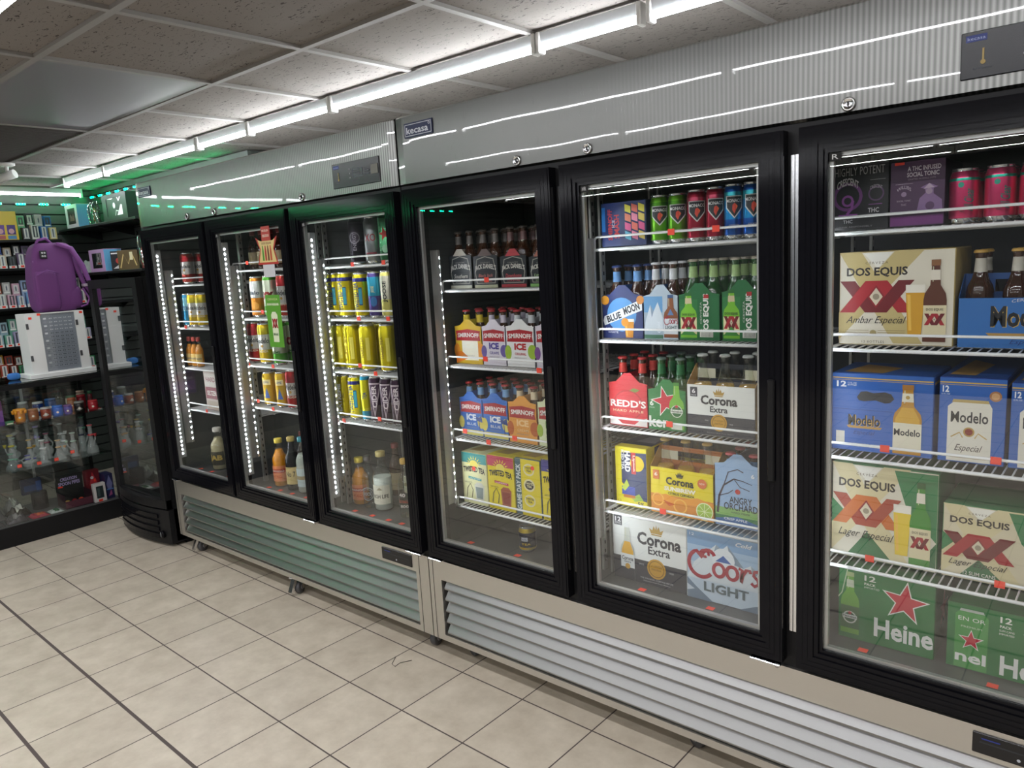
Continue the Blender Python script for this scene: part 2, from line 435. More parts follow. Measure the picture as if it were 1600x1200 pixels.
tag(mb.build('trim_1'), kind='structure')
mb = MB()
for x in X_L:
    for j in range(len(Y_L) - 1):
        y1, y0 = Y_L[j] - 0.012, Y_L[j + 1] + 0.012
        if j == 2 and abs(x + 1.39) < 0.1 or j == 2 and abs(x + 2.61) < 0.1: continue
        mb.box(x - 0.012, y0, CEIL - 0.002, x + 0.012, y1, CEIL + 0.012, M_BAR)
tag(mb.build('trim_2'), kind='structure')
o = MB().rbox(-1.988, -0.853, CEIL + 0.001, -0.792, -0.252, CEIL + 0.012, 0.002, M_LENS).build('ceiling_light_panel')
tag(o, 'smooth unlit white lens panel set flush among the speckled ceiling tiles', 'ceiling panel')
mb = MB(); mb.box(-3.208, -0.853, CEIL + 0.006, -2.012, -0.252, CEIL + 0.010, M_VENT)
for i in range(40): mb.box(-3.2 + i * 0.03, -0.85, CEIL + 0.001, -3.192 + i * 0.03, -0.255, CEIL + 0.006, M_VENT)
tag(mb.build('air_vent'), 'dark grey slatted air return grille set in the speckled ceiling', 'vent')

M_WALL = mat('painted_wall', srgb(150, 146, 140), 0.7)
M_SLAT = mat('slatwall_laminate', srgb(66, 72, 68), 0.45)
def slatwall(name, horizontal_from, horizontal_to, pos, axis):
    mb = MB(); z = 0.0
    while z < CEIL - 0.01:
        z1 = min(z + 0.066, CEIL)
        a = (horizontal_from, horizontal_to)
        if axis == 'x': mb.box(pos - 0.12, a[0], z, pos, a[1], z1, M_SLAT); mb.box(pos - 0.12, a[0], z1, pos - 0.010, a[1], min(z1 + 0.010, CEIL), M_DEEP)
        else: mb.box(a[0], pos, z, a[1], pos + 0.35, z1, M_SLAT); mb.box(a[0], pos + 0.010, z1, a[1], pos + 0.35, min(z1 + 0.010, CEIL), M_DEEP)
        z += 0.076
    tag(mb.build(name), kind='structure')
slatwall('wall_left', -6.6, 0.72, -4.6, 'x')
slatwall('wall_back', -4.72, -2.16, 0.72, 'y')
tag(MB().box(-2.16, 0.97, 0, 3.6, 1.07, CEIL, M_WALL).build('wall_behind_coolers'), kind='structure')
bpy.data.objects['wall_behind_coolers'].name = 'wall_rear'
tag(MB().box(3.5, -6.6, 0, 3.6, 0.72, CEIL, M_WALL).build('wall_right'), kind='structure')
# the wall behind the camera: a dark slatwall lined with goods, seen only as reflections
mb = MB(); mb.box(-4.6, -6.7, 0, 3.5, -6.6, CEIL, mat('dark_shelving_wall', (0.05, 0.055, 0.06), 0.6))
tag(mb.build('wall_front'), kind='structure')

# ------------------------------------------------------------------ ceiling tubes
M_HOUS = mat('tube_housing', srgb(205, 208, 212), 0.4)
def tube_light(x0, x1, y, label, along='x', zt=CEIL, flat=False):
    r = empty('led_tube_light', ((x0 + x1) / 2 if along == 'x' else y, y if along == 'x' else (x0 + x1) / 2, zt), 0 if along == 'x' else PI / 2)
    L = (x1 - x0) / 2; h = zt - 2.262
    mb = MB(); mb.prism([(-0.014, -0.004), (0.014, -0.004), (0.009, -h + 0.010), (-0.009, -h + 0.010)], -L, L, M_HOUS, 'yz'); mb.build('housing', r)
    if flat:
        mb = MB(); mb.box(-L + .012, -.0125, -h, L - .012, .0125, -h + .003, M_HOUS); b = len(mb.v)
        mb.v += [(-L + .014, -.012, -h - .0005), (L - .014, -.012, -h - .0005), (L - .014, .012, -h - .0005), (-L + .014, .012, -h - .0005)]; mb.face([b, b + 3, b + 2, b + 1], M_FLAT); mb.build('diffuser', r, fix=False)
    mb = MB(); P = [(0.012 * math.cos(a), -h + 0.004 + 0.013 * math.sin(a)) for a in [PI - .75 + (PI + 1.5) * i / 12 for i in range(13)]]
    if not flat: mb.prism(P, -L + 0.012, L - 0.012, M_TUBE if along == 'x' else M_TUBEW, 'yz'); mb.build('diffuser', r)
    for sx in (-1, 1):
        mb = MB(); mb.rbox(sx * (L - 0.006) - 0.008, -0.019, -h - 0.019, sx * (L - 0.006) + 0.008, 0.019, -0.001, 0.003, M_WHITE); mb.build('end_cap', r)
    return tag(r, label, 'light', 'white LED tube lights')
Y0 = 0.268
segs = [(-3.81, -3.13), (-3.125, -1.90), (-1.885, -1.375), (-1.37, -0.70), (-0.69, 0.458), (0.468, 0.872), (0.895, 2.09), (2.10, 3.3)]
wh = ['short lit ceiling tube at the far end, by the slatted wall', 'lit ceiling tube above the first cooler door from the black fridge',
      'short lit ceiling tube above the second cooler door', 'lit ceiling tube above the third cooler door',
      'long lit ceiling tube above the brand plate between the two coolers', 'short lit ceiling tube above the fifth cooler door',
      'lit ceiling tube above the gap before the sixth cooler door', 'lit ceiling tube past the sixth cooler door']
for (a, b), l in zip(segs, wh): tube_light(a, b, Y0, l)
RN = {-1.15: 'first', -2.05: 'second', -4.35: 'third', -5.0: 'fourth', -5.7: 'fifth'}
PN = ['near the slatted wall', 'over the black fridge side', 'over the middle of the shop', 'over the sixth door side', 'at the far shop end']
for y in RN:
    a = -3.75 if y != -2.05 else -1.8; i = 0
    while a < 3.2:
        b = min(a + 1.5, 3.3); tube_light(a, b - 0.02, y, 'lit tube in the %s room row from the coolers, %s' % (RN[y], PN[min(4, int((a + 3.76) / 1.5))]), flat=True); a = b; i += 1
for i, (a, b) in enumerate([(0.02, 0.60), (-1.2, 0.0), (-2.42, -1.22), (-3.64, -2.44)]):
    tube_light(a, b, -4.44, 'lit tube along the slatted shelf wall, %s from the corner' % ['first', 'second', 'third', 'fourth'][i], 'y')
def green_strip(x0, x1, fixed, along, z, label, face, M_GREEN=M_GREEN):
    r = empty('green_led_strip', (x0, fixed, z) if along == 'x' else (fixed, x0, z), 0 if along == 'x' else PI / 2)
    n = int((x1 - x0) / 0.16); mb = MB(); ml = MB(); mb.box(0, -0.003, -0.001, x1 - x0, 0.003, 0.001, M_DEEP)
    for i in range(n):
        x = 0.05 + i * 0.16; mb.box(x, -0.008, -0.006, x + 0.07, 0.008, 0.006, M_WHITE)
        for k in range(3): ml.box(x + 0.008 + k * 0.021, face * 0.008, -0.005, x + 0.020 + k * 0.021, face * 0.012, 0.005, M_GREEN)
    mb.build('led_carrier', r); ml.build('green_led_chip', r)
    return tag(r, label, 'LED strip')
green_strip(-5.0, 0.70, -4.59, 'y', 2.20, 'green LED strip along the top of the shelf wall with vapes', -1, M_GREENW)
green_strip(-4.58, -2.2, 0.705, 'x', 2.255, 'green LED strip above the boxed pipes in the corner', -1, M_GREENW)
green_strip(-4.0, 3.3, -6.1, 'x', 2.285, 'green LED strip on the ceiling beyond the last tube row', -1)
green_strip(-4.0, 3.3, -5.35, 'x', 2.285, 'green LED strip on the ceiling opposite the coolers', -1)
# ------------------------------------------------------------------ upright coolers
SHELF = {1: [1.522, 1.284, 1.056, .818], 2: [1.579, 1.340, 1.104, .888], 3: [1.569, 1.342, 1.110, .884],
         4: [1.454, 1.166, .880, .605], 5: [1.573, 1.283, .995, .710], 6: [1.575, 1.280, .992, .690]}
SHX = {1: (-2.094, .65), 2: (-1.425, .66), 3: (-.71, .655), 4: (.05, .655), 5: (.749, .655), 6: (1.466, .65)}
DOOR = {1: (-2.09, -1.41), 2: (-1.387, -.707), 3: (-.675, -.007), 4: (.035, .705), 5: (.742, 1.415), 6: (1.452, 2.122)}
STICK = {(5, 0): [1.03, 1.17], (5, 2): [1.01], (5, 3): [0.98], (6, 2): [1.62, 1.86], (6, 3): [1.59, 1.88], (4, 0): [0.29], (4, 1): [0.26, 0.51], (4, 2): [0.13, 0.25, 0.38],
         (3, 0): [-0.45, -0.25], (3, 1): [-0.44, -0.25], (3, 2): [-0.46, -0.36], (3, 3): [-0.61, -0.36], (2, 0): [-1.27], (2, 1): [-1.39, -1.18], (2, 2): [-1.36, -1.14],
         (2, 3): [-1.31, -1.18], (1, 3): [-1.86], (1, 1): [-1.98]}
FLOORTAG = {5: [.90, 1.14], 6: [1.58, 1.877], 4: [.126, .367], 3: [-.604, -.479, -.369, -.282], 2: [-1.314, -1.211, -1.105, -.985], 1: [-2.03, -1.906, -1.713]}
DZ0, DZ1 = 0.445, 1.827
def brand_plate(mb, x0, z0, w, h, y):
    mb.box(x0, y - 0.004, z0, x0 + w, y, z0 + h, ink('20284E'))
    P = Print(mb, w, h, (x0, y - 0.004, z0))
    P.R(.03, .10, .97, .9, 'C8CCD8').R(.045, .15, .955, .85, '1C2550').T('kecasa', .47, .47, .78, .46, 'D4D8E4', bold=.02).D(.9, .74, .035, 'D4D8E4', r0=.6)
def wire_shelf(parent, d, k, x0, w, z, y0, ins):
    y1 = 0.60; mb = MB(); m = M_WIRE; X1 = x0 + w
    mb.tube([(x0, y0, z), (X1, y0, z)], 0.0048, m, 6); mb.tube([(x0, y1, z), (X1, y1, z)], 0.004, m, 6)
    mb.tube([(x0 + .003, y0, z), (x0 + .003, y1, z)], 0.004, m, 6); mb.tube([(X1 - .003, y0, z), (X1 - .003, y1, z)], 0.004, m, 6)
    for yy in (y0 + .16, y0 + .32): mb.tube([(x0, yy, z - .005), (X1, yy, z - .005)], 0.003, m, 5)
    n = 32
    for i in range(1, n): mb.tube([(x0 + w * i / n, y0, z + .004), (x0 + w * i / n, y1, z + .004)], 0.0021, m, 4)
    zl = z + 0.040; a = x0 + .008; b = X1 - .008
    pts = [(a, y0, z), (a, y0, zl - .012)] + [(a + .012 - .012 * math.cos(t), y0, zl - .012 + .012 * math.sin(t)) for t in (.4, .8, 1.2, PI / 2)] \
        + [(b - .012 + .012 * math.sin(t), y0, zl - .012 + .012 * math.cos(t)) for t in (0, .4, .8, 1.2)] + [(b, y0, zl - .012), (b, y0, z)]
    mb.tube(pts, 0.0038, m, 6)
    sh = mb.build('wire_shelf', parent)
    for sx in STICK.get((d, k), []):
        lo = random.random() < .5
        zz = zl if not lo or d > 4 else zl - .03
        MB().rbox(sx - .011, y0 - .0065, zz - .010, sx + .011, y0 - .0045, zz + .008, .0005, M_TAG).build('price_sticker', sh)
    # standard with slots carrying the shelf end
    return sh
def caster(parent, x, y, top, brake, swing):
    r = 0.034; c = empty('caster', (x, y, 0)); c.parent = parent
    mb = MB(); mb.lathe([(.010, -.013), (r - .004, -.013), (r, -.009), (r, .009), (r - .004, .013), (.010, .013)], (0, 0, r), M_RUBBER, 24, 'x')
    mb.lathe([(.014, -.0145), (.014, .0145)], (0, 0, r), mat('caster_hub', (.35, .35, .36), .4), 16, 'x')
    mb.xform(Matrix.Rotation(swing, 4, 'Z')); mb.build('wheel', c)
    mb = MB()
    for s in (-1, 1): mb.prism([(-.022, top), (.022, top), (.009, r - .008), (-.009, r - .008)], s * .019 - .0015, s * .019 + .0015, M_CHROME, 'yz')
    mb.rbox(-.021, -.026, top - .010, .021, .026, top - .002, .002, M_CHROME); mb.box(-.035, -.035, top - .003, .035, .035, top + .002, M_CHROME)
    mb.xform(Matrix.Rotation(swing, 4, 'Z')); mb.build('fork', c)
    if brake:
        mb = MB(); mb.prism([(-.060, .022), (-.052, .016), (-.024, top - .02), (-.026, top - .006), (-.034, top - .006)], -.014, .014, M_CHROME, 'yz')
        mb.xform(Matrix.Rotation(swing - .5, 4, 'Z')); mb.build('brake_pedal', c)
def make_cooler(xa, xb, doors, label, ysh, panel, thermo, locks, plate):
    H, BOT, HB = 2.083, 0.088, 1.843; D = 0.70
    r = empty('display_cooler', ((xa + xb) / 2, 0.35, 0)); ox = -(xa + xb) / 2
    def B(mb, name, parent=None):          # children live in the root's frame
        o = mb.xform(Matrix.Translation((ox, -0.35, 0))).build(name, parent or r); return o
    mb = MB(); t = .03
    mb.box(xa, .045, BOT, xa + t, D, H, M_KICK); mb.box(xb - t, .045, BOT, xb, D, H, M_KICK)
    mb.box(xa + t, D - t, BOT, xb - t, D, H, M_KICK); mb.box(xa + t, .045, HB - .01, xb - t, D - t, H, M_KICK); mb.box(xa + t, .045, BOT, xb - t, D - t, .43, M_KICK)
    B(mb, 'cabinet_shell')
    mb = MB(); e = .001
    mb.box(xa + t + e, .05, .431, xb - t - e, D - t - e, .468, M_DECK); mb.box(xa + t + e, D - t - .012, .468, xb - t - e, D - t - e, HB - .012, M_LINER)
    mb.box(xa + t + e, .05, .468, xa + t + .012, D - t - .012, HB - .012, M_LINER); mb.box(xb - t - .012, .05, .468, xb - t - e, D - t - .012, HB - .012, M_LINER)
    mb.box(xa + t + .012, .05, HB - .022, xb - t - .012, D - t - .012, HB - .012, M_LINER)
    ln = B(mb, 'inner_liner')
    for d in doors:
        for fx in FLOORTAG[d]: B(MB().box(fx - .012, .108, .4685, fx + .012, .128, .4695, M_TAG), 'price_sticker', ln)
    # header: one bent sheet with a returned lower edge
    mb = MB(); pr = [(.045, H), (.006, H), (0, H - .006), (0, HB + .006), (.006, HB), (.045, HB)]; nx = 60
    for j in range(len(pr) - 1):
        mb.grid(lambda u, v, j=j: (xa + .002 + (xb - xa - .004) * u, pr[j][0] + (pr[j + 1][0] - pr[j][0]) * v + (.006 * (1 - min(1, min(u, 1 - u) * (xb - xa) / .05)) ** 2), pr[j][1] + (pr[j + 1][1] - pr[j][1]) * v), nx, 1, M_STEEL, False)
    mb.box(xa + .002, .0452, HB, xb - .002, .047, H, M_STEEL)
    B(mb, 'header_panel')
    # black face frame and mullions
    mb = MB(); mb.box(xa, .010, .4225, xb, .045, DZ0 + .05, M_BLACKM); mb.box(xa, .010, DZ1 - .05, xb, .045, HB, M_BLACKM)
    for x0, x1 in [(xa, xa + .09)] + [((DOOR[a][1] + DOOR[b][0]) / 2 - .055, (DOOR[a][1] + DOOR[b][0]) / 2 + .055) for a, b in zip(doors, doors[1:])] + [(xb - .09, xb)]:
        mb.box(x0, .010, DZ0 + .05, x1, .045, DZ1 - .05, M_BLACKM)
    B(mb, 'face_frame')
    for a, b in zip(doors, doors[1:]):
        c = (DOOR[a][1] + DOOR[b][0]) / 2; mb = MB(); mb.box(c - .010, .004, .53, c - .001, .0098, 1.77, M_CHROME); mb.box(c - .001, .006, .53, c + .001, .0098, 1.77, M_DEEP); mb.box(c + .001, .004, .53, c + .010, .0098, 1.77, M_CHROME); B(mb, 'mullion_trim')
    # kick grille
    mb = MB(); zt = .4225; zl0, zl1 = .112, .343; sx0, sx1 = xa + .065, xb - .075
    mb.box(xa, 0, BOT, sx0, .04, zt, M_KICK); mb.box(sx1, 0, BOT, xb, .04, zt, M_KICK)
    mb.box(sx0, 0, zl1, sx1, .04, zt, M_KICK); mb.box(sx0, 0, BOT, sx1, .04, zl0, M_KICK); mb.box(xa + .02, -.0008, BOT, xa + .022, 0, zt, M_DEEP)
    mb.box(xb - .055, -.0008, BOT, xb - .053, 0, zt, M_DEEP)
    B(mb, 'kick_panel')
    mb = MB(); n = 5; p = (zl1 - zl0) / n
    for i in range(n):
        z = zl0 + p * i
        mb.prism([(.012, z + .003), (.003, z + .008), (.002, z + .014), (.028, z + p + .004), (.030, z + p - .001), (.014, z + .008)], sx0 + .012, sx1 - .004, M_LOUV, 'yz')
    mb.box(sx0 + .001, .036, zl0, sx1 - .001, .0395, zl1, M_DEEP)
    B(mb, 'louver_grille')
    for d in doors:
        x0, x1 = DOOR[d]; o = empty('glass_door', (x0 + ox, -.35, 0)); o.parent = r
        Bd = lambda mb, nm: mb.xform(Matrix.Translation((-x0, 0, 0))).build(nm, o)
        mb = MB(); ys = [-.024, -.0262, -.0252, -.0264, -.0252, -.0262, -.022, -.016]; ws = [.006, .011, .004, .009, .004, .010, .012, .009]; q = 0
        for yy, ww in zip(ys, ws): mb.ring(x0 + q, DZ0 + q, x1 - q, DZ1 - q, ww, yy, .009, M_BLACK); q += ww
        Bd(mb, 'door_frame')
        mb = MB(); mb.ring(x0 + q + .0004, DZ0 + q + .0004, x1 - q - .0004, DZ1 - q - .0004, .009, -.004, .0088, M_ALU); Bd(mb, 'spacer_trim')
        MB().box(x0 + q + .0004 - x0, -.010, DZ0 + q + .0004, x1 - q - .0004 - x0, -.006, DZ1 - q - .0004, M_GLASS).build('glass_pane', o)
        hx = x1 - .036 if d in (1, 2, 3, 4, 5) else x1 - .036
        mb = MB(); mb.rbox(hx, -.036, .95, hx + .018, -.0266, 1.22, .003, M_BLACKM); Bd(mb, 'door_handle')
        side = x1 if d in (2, 3, 5) else x0
        hx0, hx1 = (x1 - .088, x1 - .002) if d in (2, 3, 5) else (x0 + .002, x0 + .072)
        if d != 6:
            mb = MB(); mb.rbox(hx0, -.034, .434, hx1, -.004, .4405, .002, M_CHROME); mb.lathe([(.006, -.006), (.006, .007)], (hx1 - .012 if side == x1 else hx0 + .012, -.022, .434), M_CHROME, 12); Bd(mb, 'hinge')
        if d in (2, 3, 5, 6):
            mb = MB(); mb.box(x0 + .066, -.0108, DZ1 - .085, x0 + .094, -.0101, DZ1 - .066, M_DEEP); P = Print(mb, .028, .019, (x0 + .066, -.0109, DZ1 - .085)); P.T('R' if d == 6 else 'HR', .5, .5, .5, .6, 'D0D0D0'); Bd(mb, 'corner_sticker')
        sx, sw = SHX[d]
        for k, z in enumerate(SHELF[d]):
            s = wire_shelf(None, d, k, sx, sw, z, ysh, 0); s.parent = r; s.location = (ox, -.35, 0)
            if d in (1, 4) or True:
                pass
        # slotted shelf standards
        mb = MB()
        for px in ((sx - .006,) if d not in (1, 4) else ()) + (sx + sw + .003,):
            for py in (ysh + .05, .56):
                mb.box(px - .004, py, .47, px + .004, py + .022, 1.80, M_ALU)
                for q2 in range(40): mb.box(px - .0044, py + .008, .50 + q2 * .032, px + .0044, py + .014, .512 + q2 * .032, M_DEEP)
        B(mb, 'shelf_standard')
        # LED bars: one just inside the door edge, one on the standard behind it
        xl = (x0 + .070 + .026)
        mb = MB(); ml = MB(); gx = {1: -2.022, 2: -1.31, 3: -.596, 4: .088, 5: .785, 6: 1.481}[d]
        mb.rbox(gx - .012, .012, .56, gx - .002, .044, 1.72, .002, M_ALU)
        for i in range(48): ml.box(gx - .002, .019, .58 + i * .0235, gx + .0003, .0235, .587 + i * .0235, M_LED)
        mb.box(gx - .003, .013, .56, gx + (.0056 if d > 4 else .0028), .0165, 1.72, M_ALU)
        bar = B(mb, 'led_bar'); B(ml, 'led_chip', bar)
        g2 = {1: -2.048, 2: -1.352, 3: -.64, 4: .078, 5: .772, 6: 1.478}[d]
        mb = MB(); ml = MB(); mb.box(g2 - .003, .092, .63, g2 + .0062, .0955, 1.61, M_ALU); mb.rbox(g2 - .014, .060, .63, g2 - .002, .112, 1.61, .003, M_ALU)
        for i in range(30): ml.box(g2 - .002, .099, .65 + i * .032, g2 + .0004, .103, .656 + i * .032, M_LED)
        bar = B(mb, 'led_bar'); B(ml, 'led_chip', bar)
    for lx in locks:
        mb = MB(); mb.lathe([(.016, 0), (.016, -.004), (.012, -.007), (.011, -.005), (.004, -.005)], (lx, 0, 1.865), M_CHROME, 20, 'y'); mb.box(lx - .0015, -.0075, 1.860, lx + .0015, -.005, 1.870, M_DEEP); B(mb, 'door_lock')
    mb = MB(); brand_plate(mb, plate, 2.003, .142, .050, 0.0); B(mb, 'brand_plate')
    px, pw = panel
    mb = MB(); mb.rbox(px, -.004, 1.873, px + pw, .001, 1.966, .0015, ink('15171D', .25)); P = Print(mb, pw, .093, (px, -.004, 1.873))
    P.R(.03, .78, .16, .92, '2F3E86').T('kecasa', .095, .85, .11, .07, 'A8B4E0'); g = '50545E'
    P.R(.44, .34, .66, .38, g).R(.44, .66, .66, .70, g).R(.44, .34, .455, .7, g).R(.645, .34, .66, .7, g)
    for i in range(3): P.D(.39, .35 + .17 * i, .011, 'A8ABB0').R(.47, .42 + .09 * i, .6, .45 + .09 * i, g)
    P.L([(.14, .62), (.14, .36)], .012, 'B49A5A').D(.14, .33, .016, 'B49A5A').T('Refrigerator', .14, .2, .12, .05, g).T('Digital Control', .5, .22, .2, .06, g).T('Power', .75, .6, .07, .06, g).R(.84, .35, .98, .72, '6B6A60').R(.7, .38, .8, .42, g).R(.7, .5, .8, .54, g)
    B(mb, 'control_panel')
    tx, tw = thermo
    mb = MB(); mb.rbox(tx, -.004, .356, tx + tw, .001, .408, .0015, ink('141416', .3)); P = Print(mb, tw, .052, (tx, -.004, .356)); P.R(.08, .55, .92, .62, '2C2E33').D(.5, .25, .02, 'B8BCC4').R(.1, .74, .3, .8, '2C3A8C')
    B(mb, 'thermostat_panel')
    for cx, cy, br, sw in ([(-1.99, .052, 1, .35), (-1.0, .040, 1, .5), (-.065, .072, 0, .2), (-.06, .6, 0, .2), (-2.0, .6, 0, 0)] if xa < -1 else [(.125, .10, 0, 1.2), (1.1, .095, 0, 1.1), (2.0, .1, 0, .8), (.12, .6, 0, 0), (2.02, .6, 0, 0)]):
        caster(r, cx + ox, cy - .35, BOT, br, sw)
    return tag(r, label, 'cooler')
make_cooler(-2.14, -.0025, [1, 2, 3], 'three-door stainless glass drink cooler beside the slim black fridge, holding cans and glass bottles', .115, (-.379, .284), (-.281, .184), [-1.589, -1.322, -.601], -2.092)
make_cooler(.0025, 2.155, [4, 5, 6], 'three-door stainless glass beer cooler with striped header sheen, holding six-packs and beer cartons', .13, (1.779, .29), (1.857, .184), [.564, .833, 1.557], .057)
# ------------------------------------------------------------------ drinks: cans, bottles, cartons
def can_profile(r, h, body):
    sil = foil('D8DADC', .22, .9)
    pr = [(r * .72, 0, sil), (r * .80, .004, sil), (r * .97, .011, None)]
    for z0, m in body: pr.append((r, .014 + (h - .036) * z0, m))
    pr += [(r, h - .022, None), (r * .86, h - .007, sil), (r * .84, h - .004, sil), (r * .88, h - .002, sil), (r * .88, h, sil), (r * .82, h, sil), (r * .80, h - .004, sil), (0, h - .004, sil)]
    return pr
FACE = math.radians(-62)      # labels turned a little toward the aisle
def can_mesh(kind, r, h):
    mb = MB(); g = lambda x: foil(x)
    body = {'pink': [(0, g('E84A7E')), (.93, g('2FA890'))], 'rgreen': [(0, g('6FB52A')), (.9, g('4C8A20'))], 'rred': [(0, g('B02640')), (.9, g('C8506A'))],
            'rblue': [(0, g('1E5FB8')), (.35, g('1E8FD0')), (.8, g('40B8C8'))], 'cola': [(0, g('E0C028')), (.1, g('1C2440'))], 'cdark': [(0, g('2A2630')), (.5, g('4A4450'))], 'csilv': [(0, g('9A9EA0'))],
            'cheart': [(0, g('2E6E46')), (.3, g('6EC890'))], 'ytwist': [(0, g('E0D020')), (.9, g('3A3A80'))], 'joose_p': [(0, g('5A4A90')), (.5, g('38A0C0'))], 'joose_y': [(0, g('E8E080')), (.4, g('D8D4C0'))],
            'yplain': [(0, g('D8C81C'))], 'yplain2': [(0, g('D8B030'))], 'yext': [(0, g('B8A818'))], 'ynarrow': [(0, g('2890B0')), (.2, g('E0D828'))], 'pcider': [(0, g('3A2436'))],
            'corange': [(0, g('E09030')), (.5, g('D8DCD8'))], 'cxx': [(0, g('58A838')), (.25, g('D0D8C0'))], 'cred': [(0, g('B84038')), (.3, g('D8D4D0')), (.8, g('B02830'))],
            'chred': [(0, g('B03030')), (.35, g('D0CCC8')), (.75, g('A83038'))], 'chyel': [(0, g('D8B828')), (.35, g('D8D8D0')), (.8, g('C0B030'))], 'cblue': [(0, g('3890B8')), (.5, g('80B8C8'))]}[kind]
    mb.lathe(can_profile(r, h, body), (0, 0, 0), body[0][1], 26)
    W = 2.2 * r; P = Print(mb, W, h - .04, cyl=((0, 0), r, FACE, .016))
    V = lambda t, cx, cy, tw, th, c, **k: P.T(t, cx, cy, tw, th, c, rot=PI / 2, **k)
    if kind == 'pink':
        P.D(.25, .84, .09, '2FA890').T('All Clear', .5, .42, .62 * (h - .04) / W, .24, '1E7A70', rot=PI / 2, shear=.3, bold=.01).T('THC', .3, .12, .15, .05, '1E7A70')
    elif kind in ('rgreen', 'rred', 'rblue'):
        P.P([(.08, .92), (.92, .92), (.92, .62), (.5, .36), (.08, .62)], 'D8D8D8').P([(.13, .90), (.87, .90), (.87, .64), (.5, .40), (.13, .64)], '2A2C30')
        P.T('MONACO', .5, .80, .78, .085, 'E8E8E8', bold=.01).P([(.42, .70), (.52, .74), (.60, .68), (.56, .56), (.5, .48), (.40, .58)], 'D8452E').P([(.56, .72), (.66, .66), (.58, .58)], 'E86A40')
        P.T('COCKTAIL', .5, .2, .5, .04, 'E0E0E0')
    elif kind == 'ytwist': V('TWISTED TEA', .33, .5, .78 * (h - .04) / W, .16, '24407A', bold=.02); P.R(.5, .25, .7, .75, '24407A').R(.52, .28, .68, .72, '3AA0B8')
    elif kind == 'joose_p': P.D(.5, .35, .2, '2A6AA8', ry=.28); V('JOOSE', .5, .68, .35, .12, 'E8E0A0', bold=.02)
    elif kind == 'joose_y': V('JOOSE', .45, .6, .7 * (h - .04) / W * .8, .14, '20242C', bold=.03)
    elif kind == 'yext': V('EXTREME', .3, .5, .8 * (h - .04) / W, .15, 'F0F0E8', bold=.04); V('STRONG', .55, .5, .5, .08, '3A3010')
    elif kind == 'yplain': V('HARD TEA', .3, .55, .55 * (h - .04) / W, .09, '8A6A10', bold=.01); P.R(.55, .2, .75, .8, 'E8DC60')
    elif kind == 'yplain2': P.R(.2, .7, .8, .9, 'F0E0A0').P([(.3, .2), (.5, .6), (.7, .2)], '4A6AB0').T('LIME', .5, .8, .4, .08, '3A5AA0')
    elif kind == 'ynarrow': V('TEA', .5, .6, .5, .12, '24407A', bold=.02)
    elif kind == 'pcider': P.P([(.15, .98), (.95, .98), (.45, .05)], 'C8B8C0').P([(.22, .94), (.86, .94), (.47, .16)], '4A3048'); V('CIDER', .5, .62, .6 * (h - .04) / W, .13, 'E8DCE0', bold=.03)
    elif kind == 'cdark': P.D(.5, .6, .3, '8A8690', r0=.8); V('ENERGY', .5, .5, .9, .1, 'B0AAB8')
    elif kind == 'csilv': P.T('XO', .5, .6, .6, .2, 'A83040', bold=.01).R(.2, .15, .8, .2, '8A3040')
    elif kind == 'cheart': P.S(.5, .62, .36, 'C8352E', rot=.2).D(.5, .25, .2, '9AD8B0')
    elif kind == 'cxx' or kind == 'corange':
        if kind == 'cxx':
            xx(P, .5, .56, .8, .22); P.T('LIME', .5, .28, .5, .08, '2C6A28', bold=.02)
        else: P.T('dalo', .5, .66, .7, .12, '2A3A50', bold=.02).D(.5, .26, .25, 'F0A840')
    elif kind in ('chred', 'chyel', 'cred'): P.T('Modelo', .5, .62, .9, .16, '20222A', bold=.02).T('CHELADA', .5, .3, .7, .07, 'F0E8D0', bold=.01).D(.5, .46, .08, 'B89040')
    elif kind == 'cblue': P.T('LITE', .5, .6, .7, .14, '1A3A70', bold=.02)
    elif kind == 'cola': P.R(.25, .5, .6, .75, 'B8BCC8').T('6%', .42, .62, .25, .12, '1C2440').T('TEA', .5, .3, .5, .12, 'E0C028', bold=.01)
    return mb.mesh('drink_can')

def bottle_mb(mb, x, y, z, h, rb, glass, cap, neck=None, body_label=None, liquid=None, lv=.6, n=14):
    """long-neck bottle, foot on z; neck label colour, body label colour, liquid fill"""
    rn = rb * .42; hs = h * .56
    pr = [(rb * .85, 0), (rb, .006), (rb, hs * .12, body_label), (rb, hs * .92), (rb * .99, hs), (rb * .88, h * .62), (rb * .62, h * .69), (rn * 1.12, h * .76, neck), (rn * .95, h * .9), (rn, h * .93), (rn * 1.1, h * .94), (rn * 1.1, h * .96)]
    mb.lathe(pr, (x, y, z), glass, n)
    if liquid is not None:
        q = [(rb * .80, .004), (rb * .955, .008), (rb * .955, hs)] + [(a, b) for a, b in ((rb * .84, h * .62), (rb * .58, h * .69), (rn * 1.02, h * .76)) if b < h * lv]
        mb.lathe(q, (x, y, z), liquid, n)
    return (x, y, z + h * .955, rn * 1.18)
def cap_mb(mb, c, m):
    x, y, z, r = c; mb.lathe([(r * 1.08, 0), (r * 1.1, .002), (r, .006), (r * .8, .0075), (0, .0078)], (x, y, z), m, 14)
G_BROWN = mat('brown_bottle_glass', srgb(58, 30, 14), .06, spec=.8); G_GREEN = mat('green_bottle_glass', srgb(28, 74, 30), .06, spec=.8)
G_LGREEN = mat('lime_bottle_glass', srgb(76, 120, 50), .06, spec=.8)
L_BEER = mat('pale_beer', srgb(196, 150, 40), .2); L_MANGO = mat('mango_drink', srgb(232, 150, 30), .2); L_DARK = mat('dark_spirit', srgb(20, 16, 16), .15); L_ICE = mat('cloudy_drink', srgb(200, 205, 200), .25)
L_CREAM = mat('cream_drink', srgb(190, 176, 140), .3)

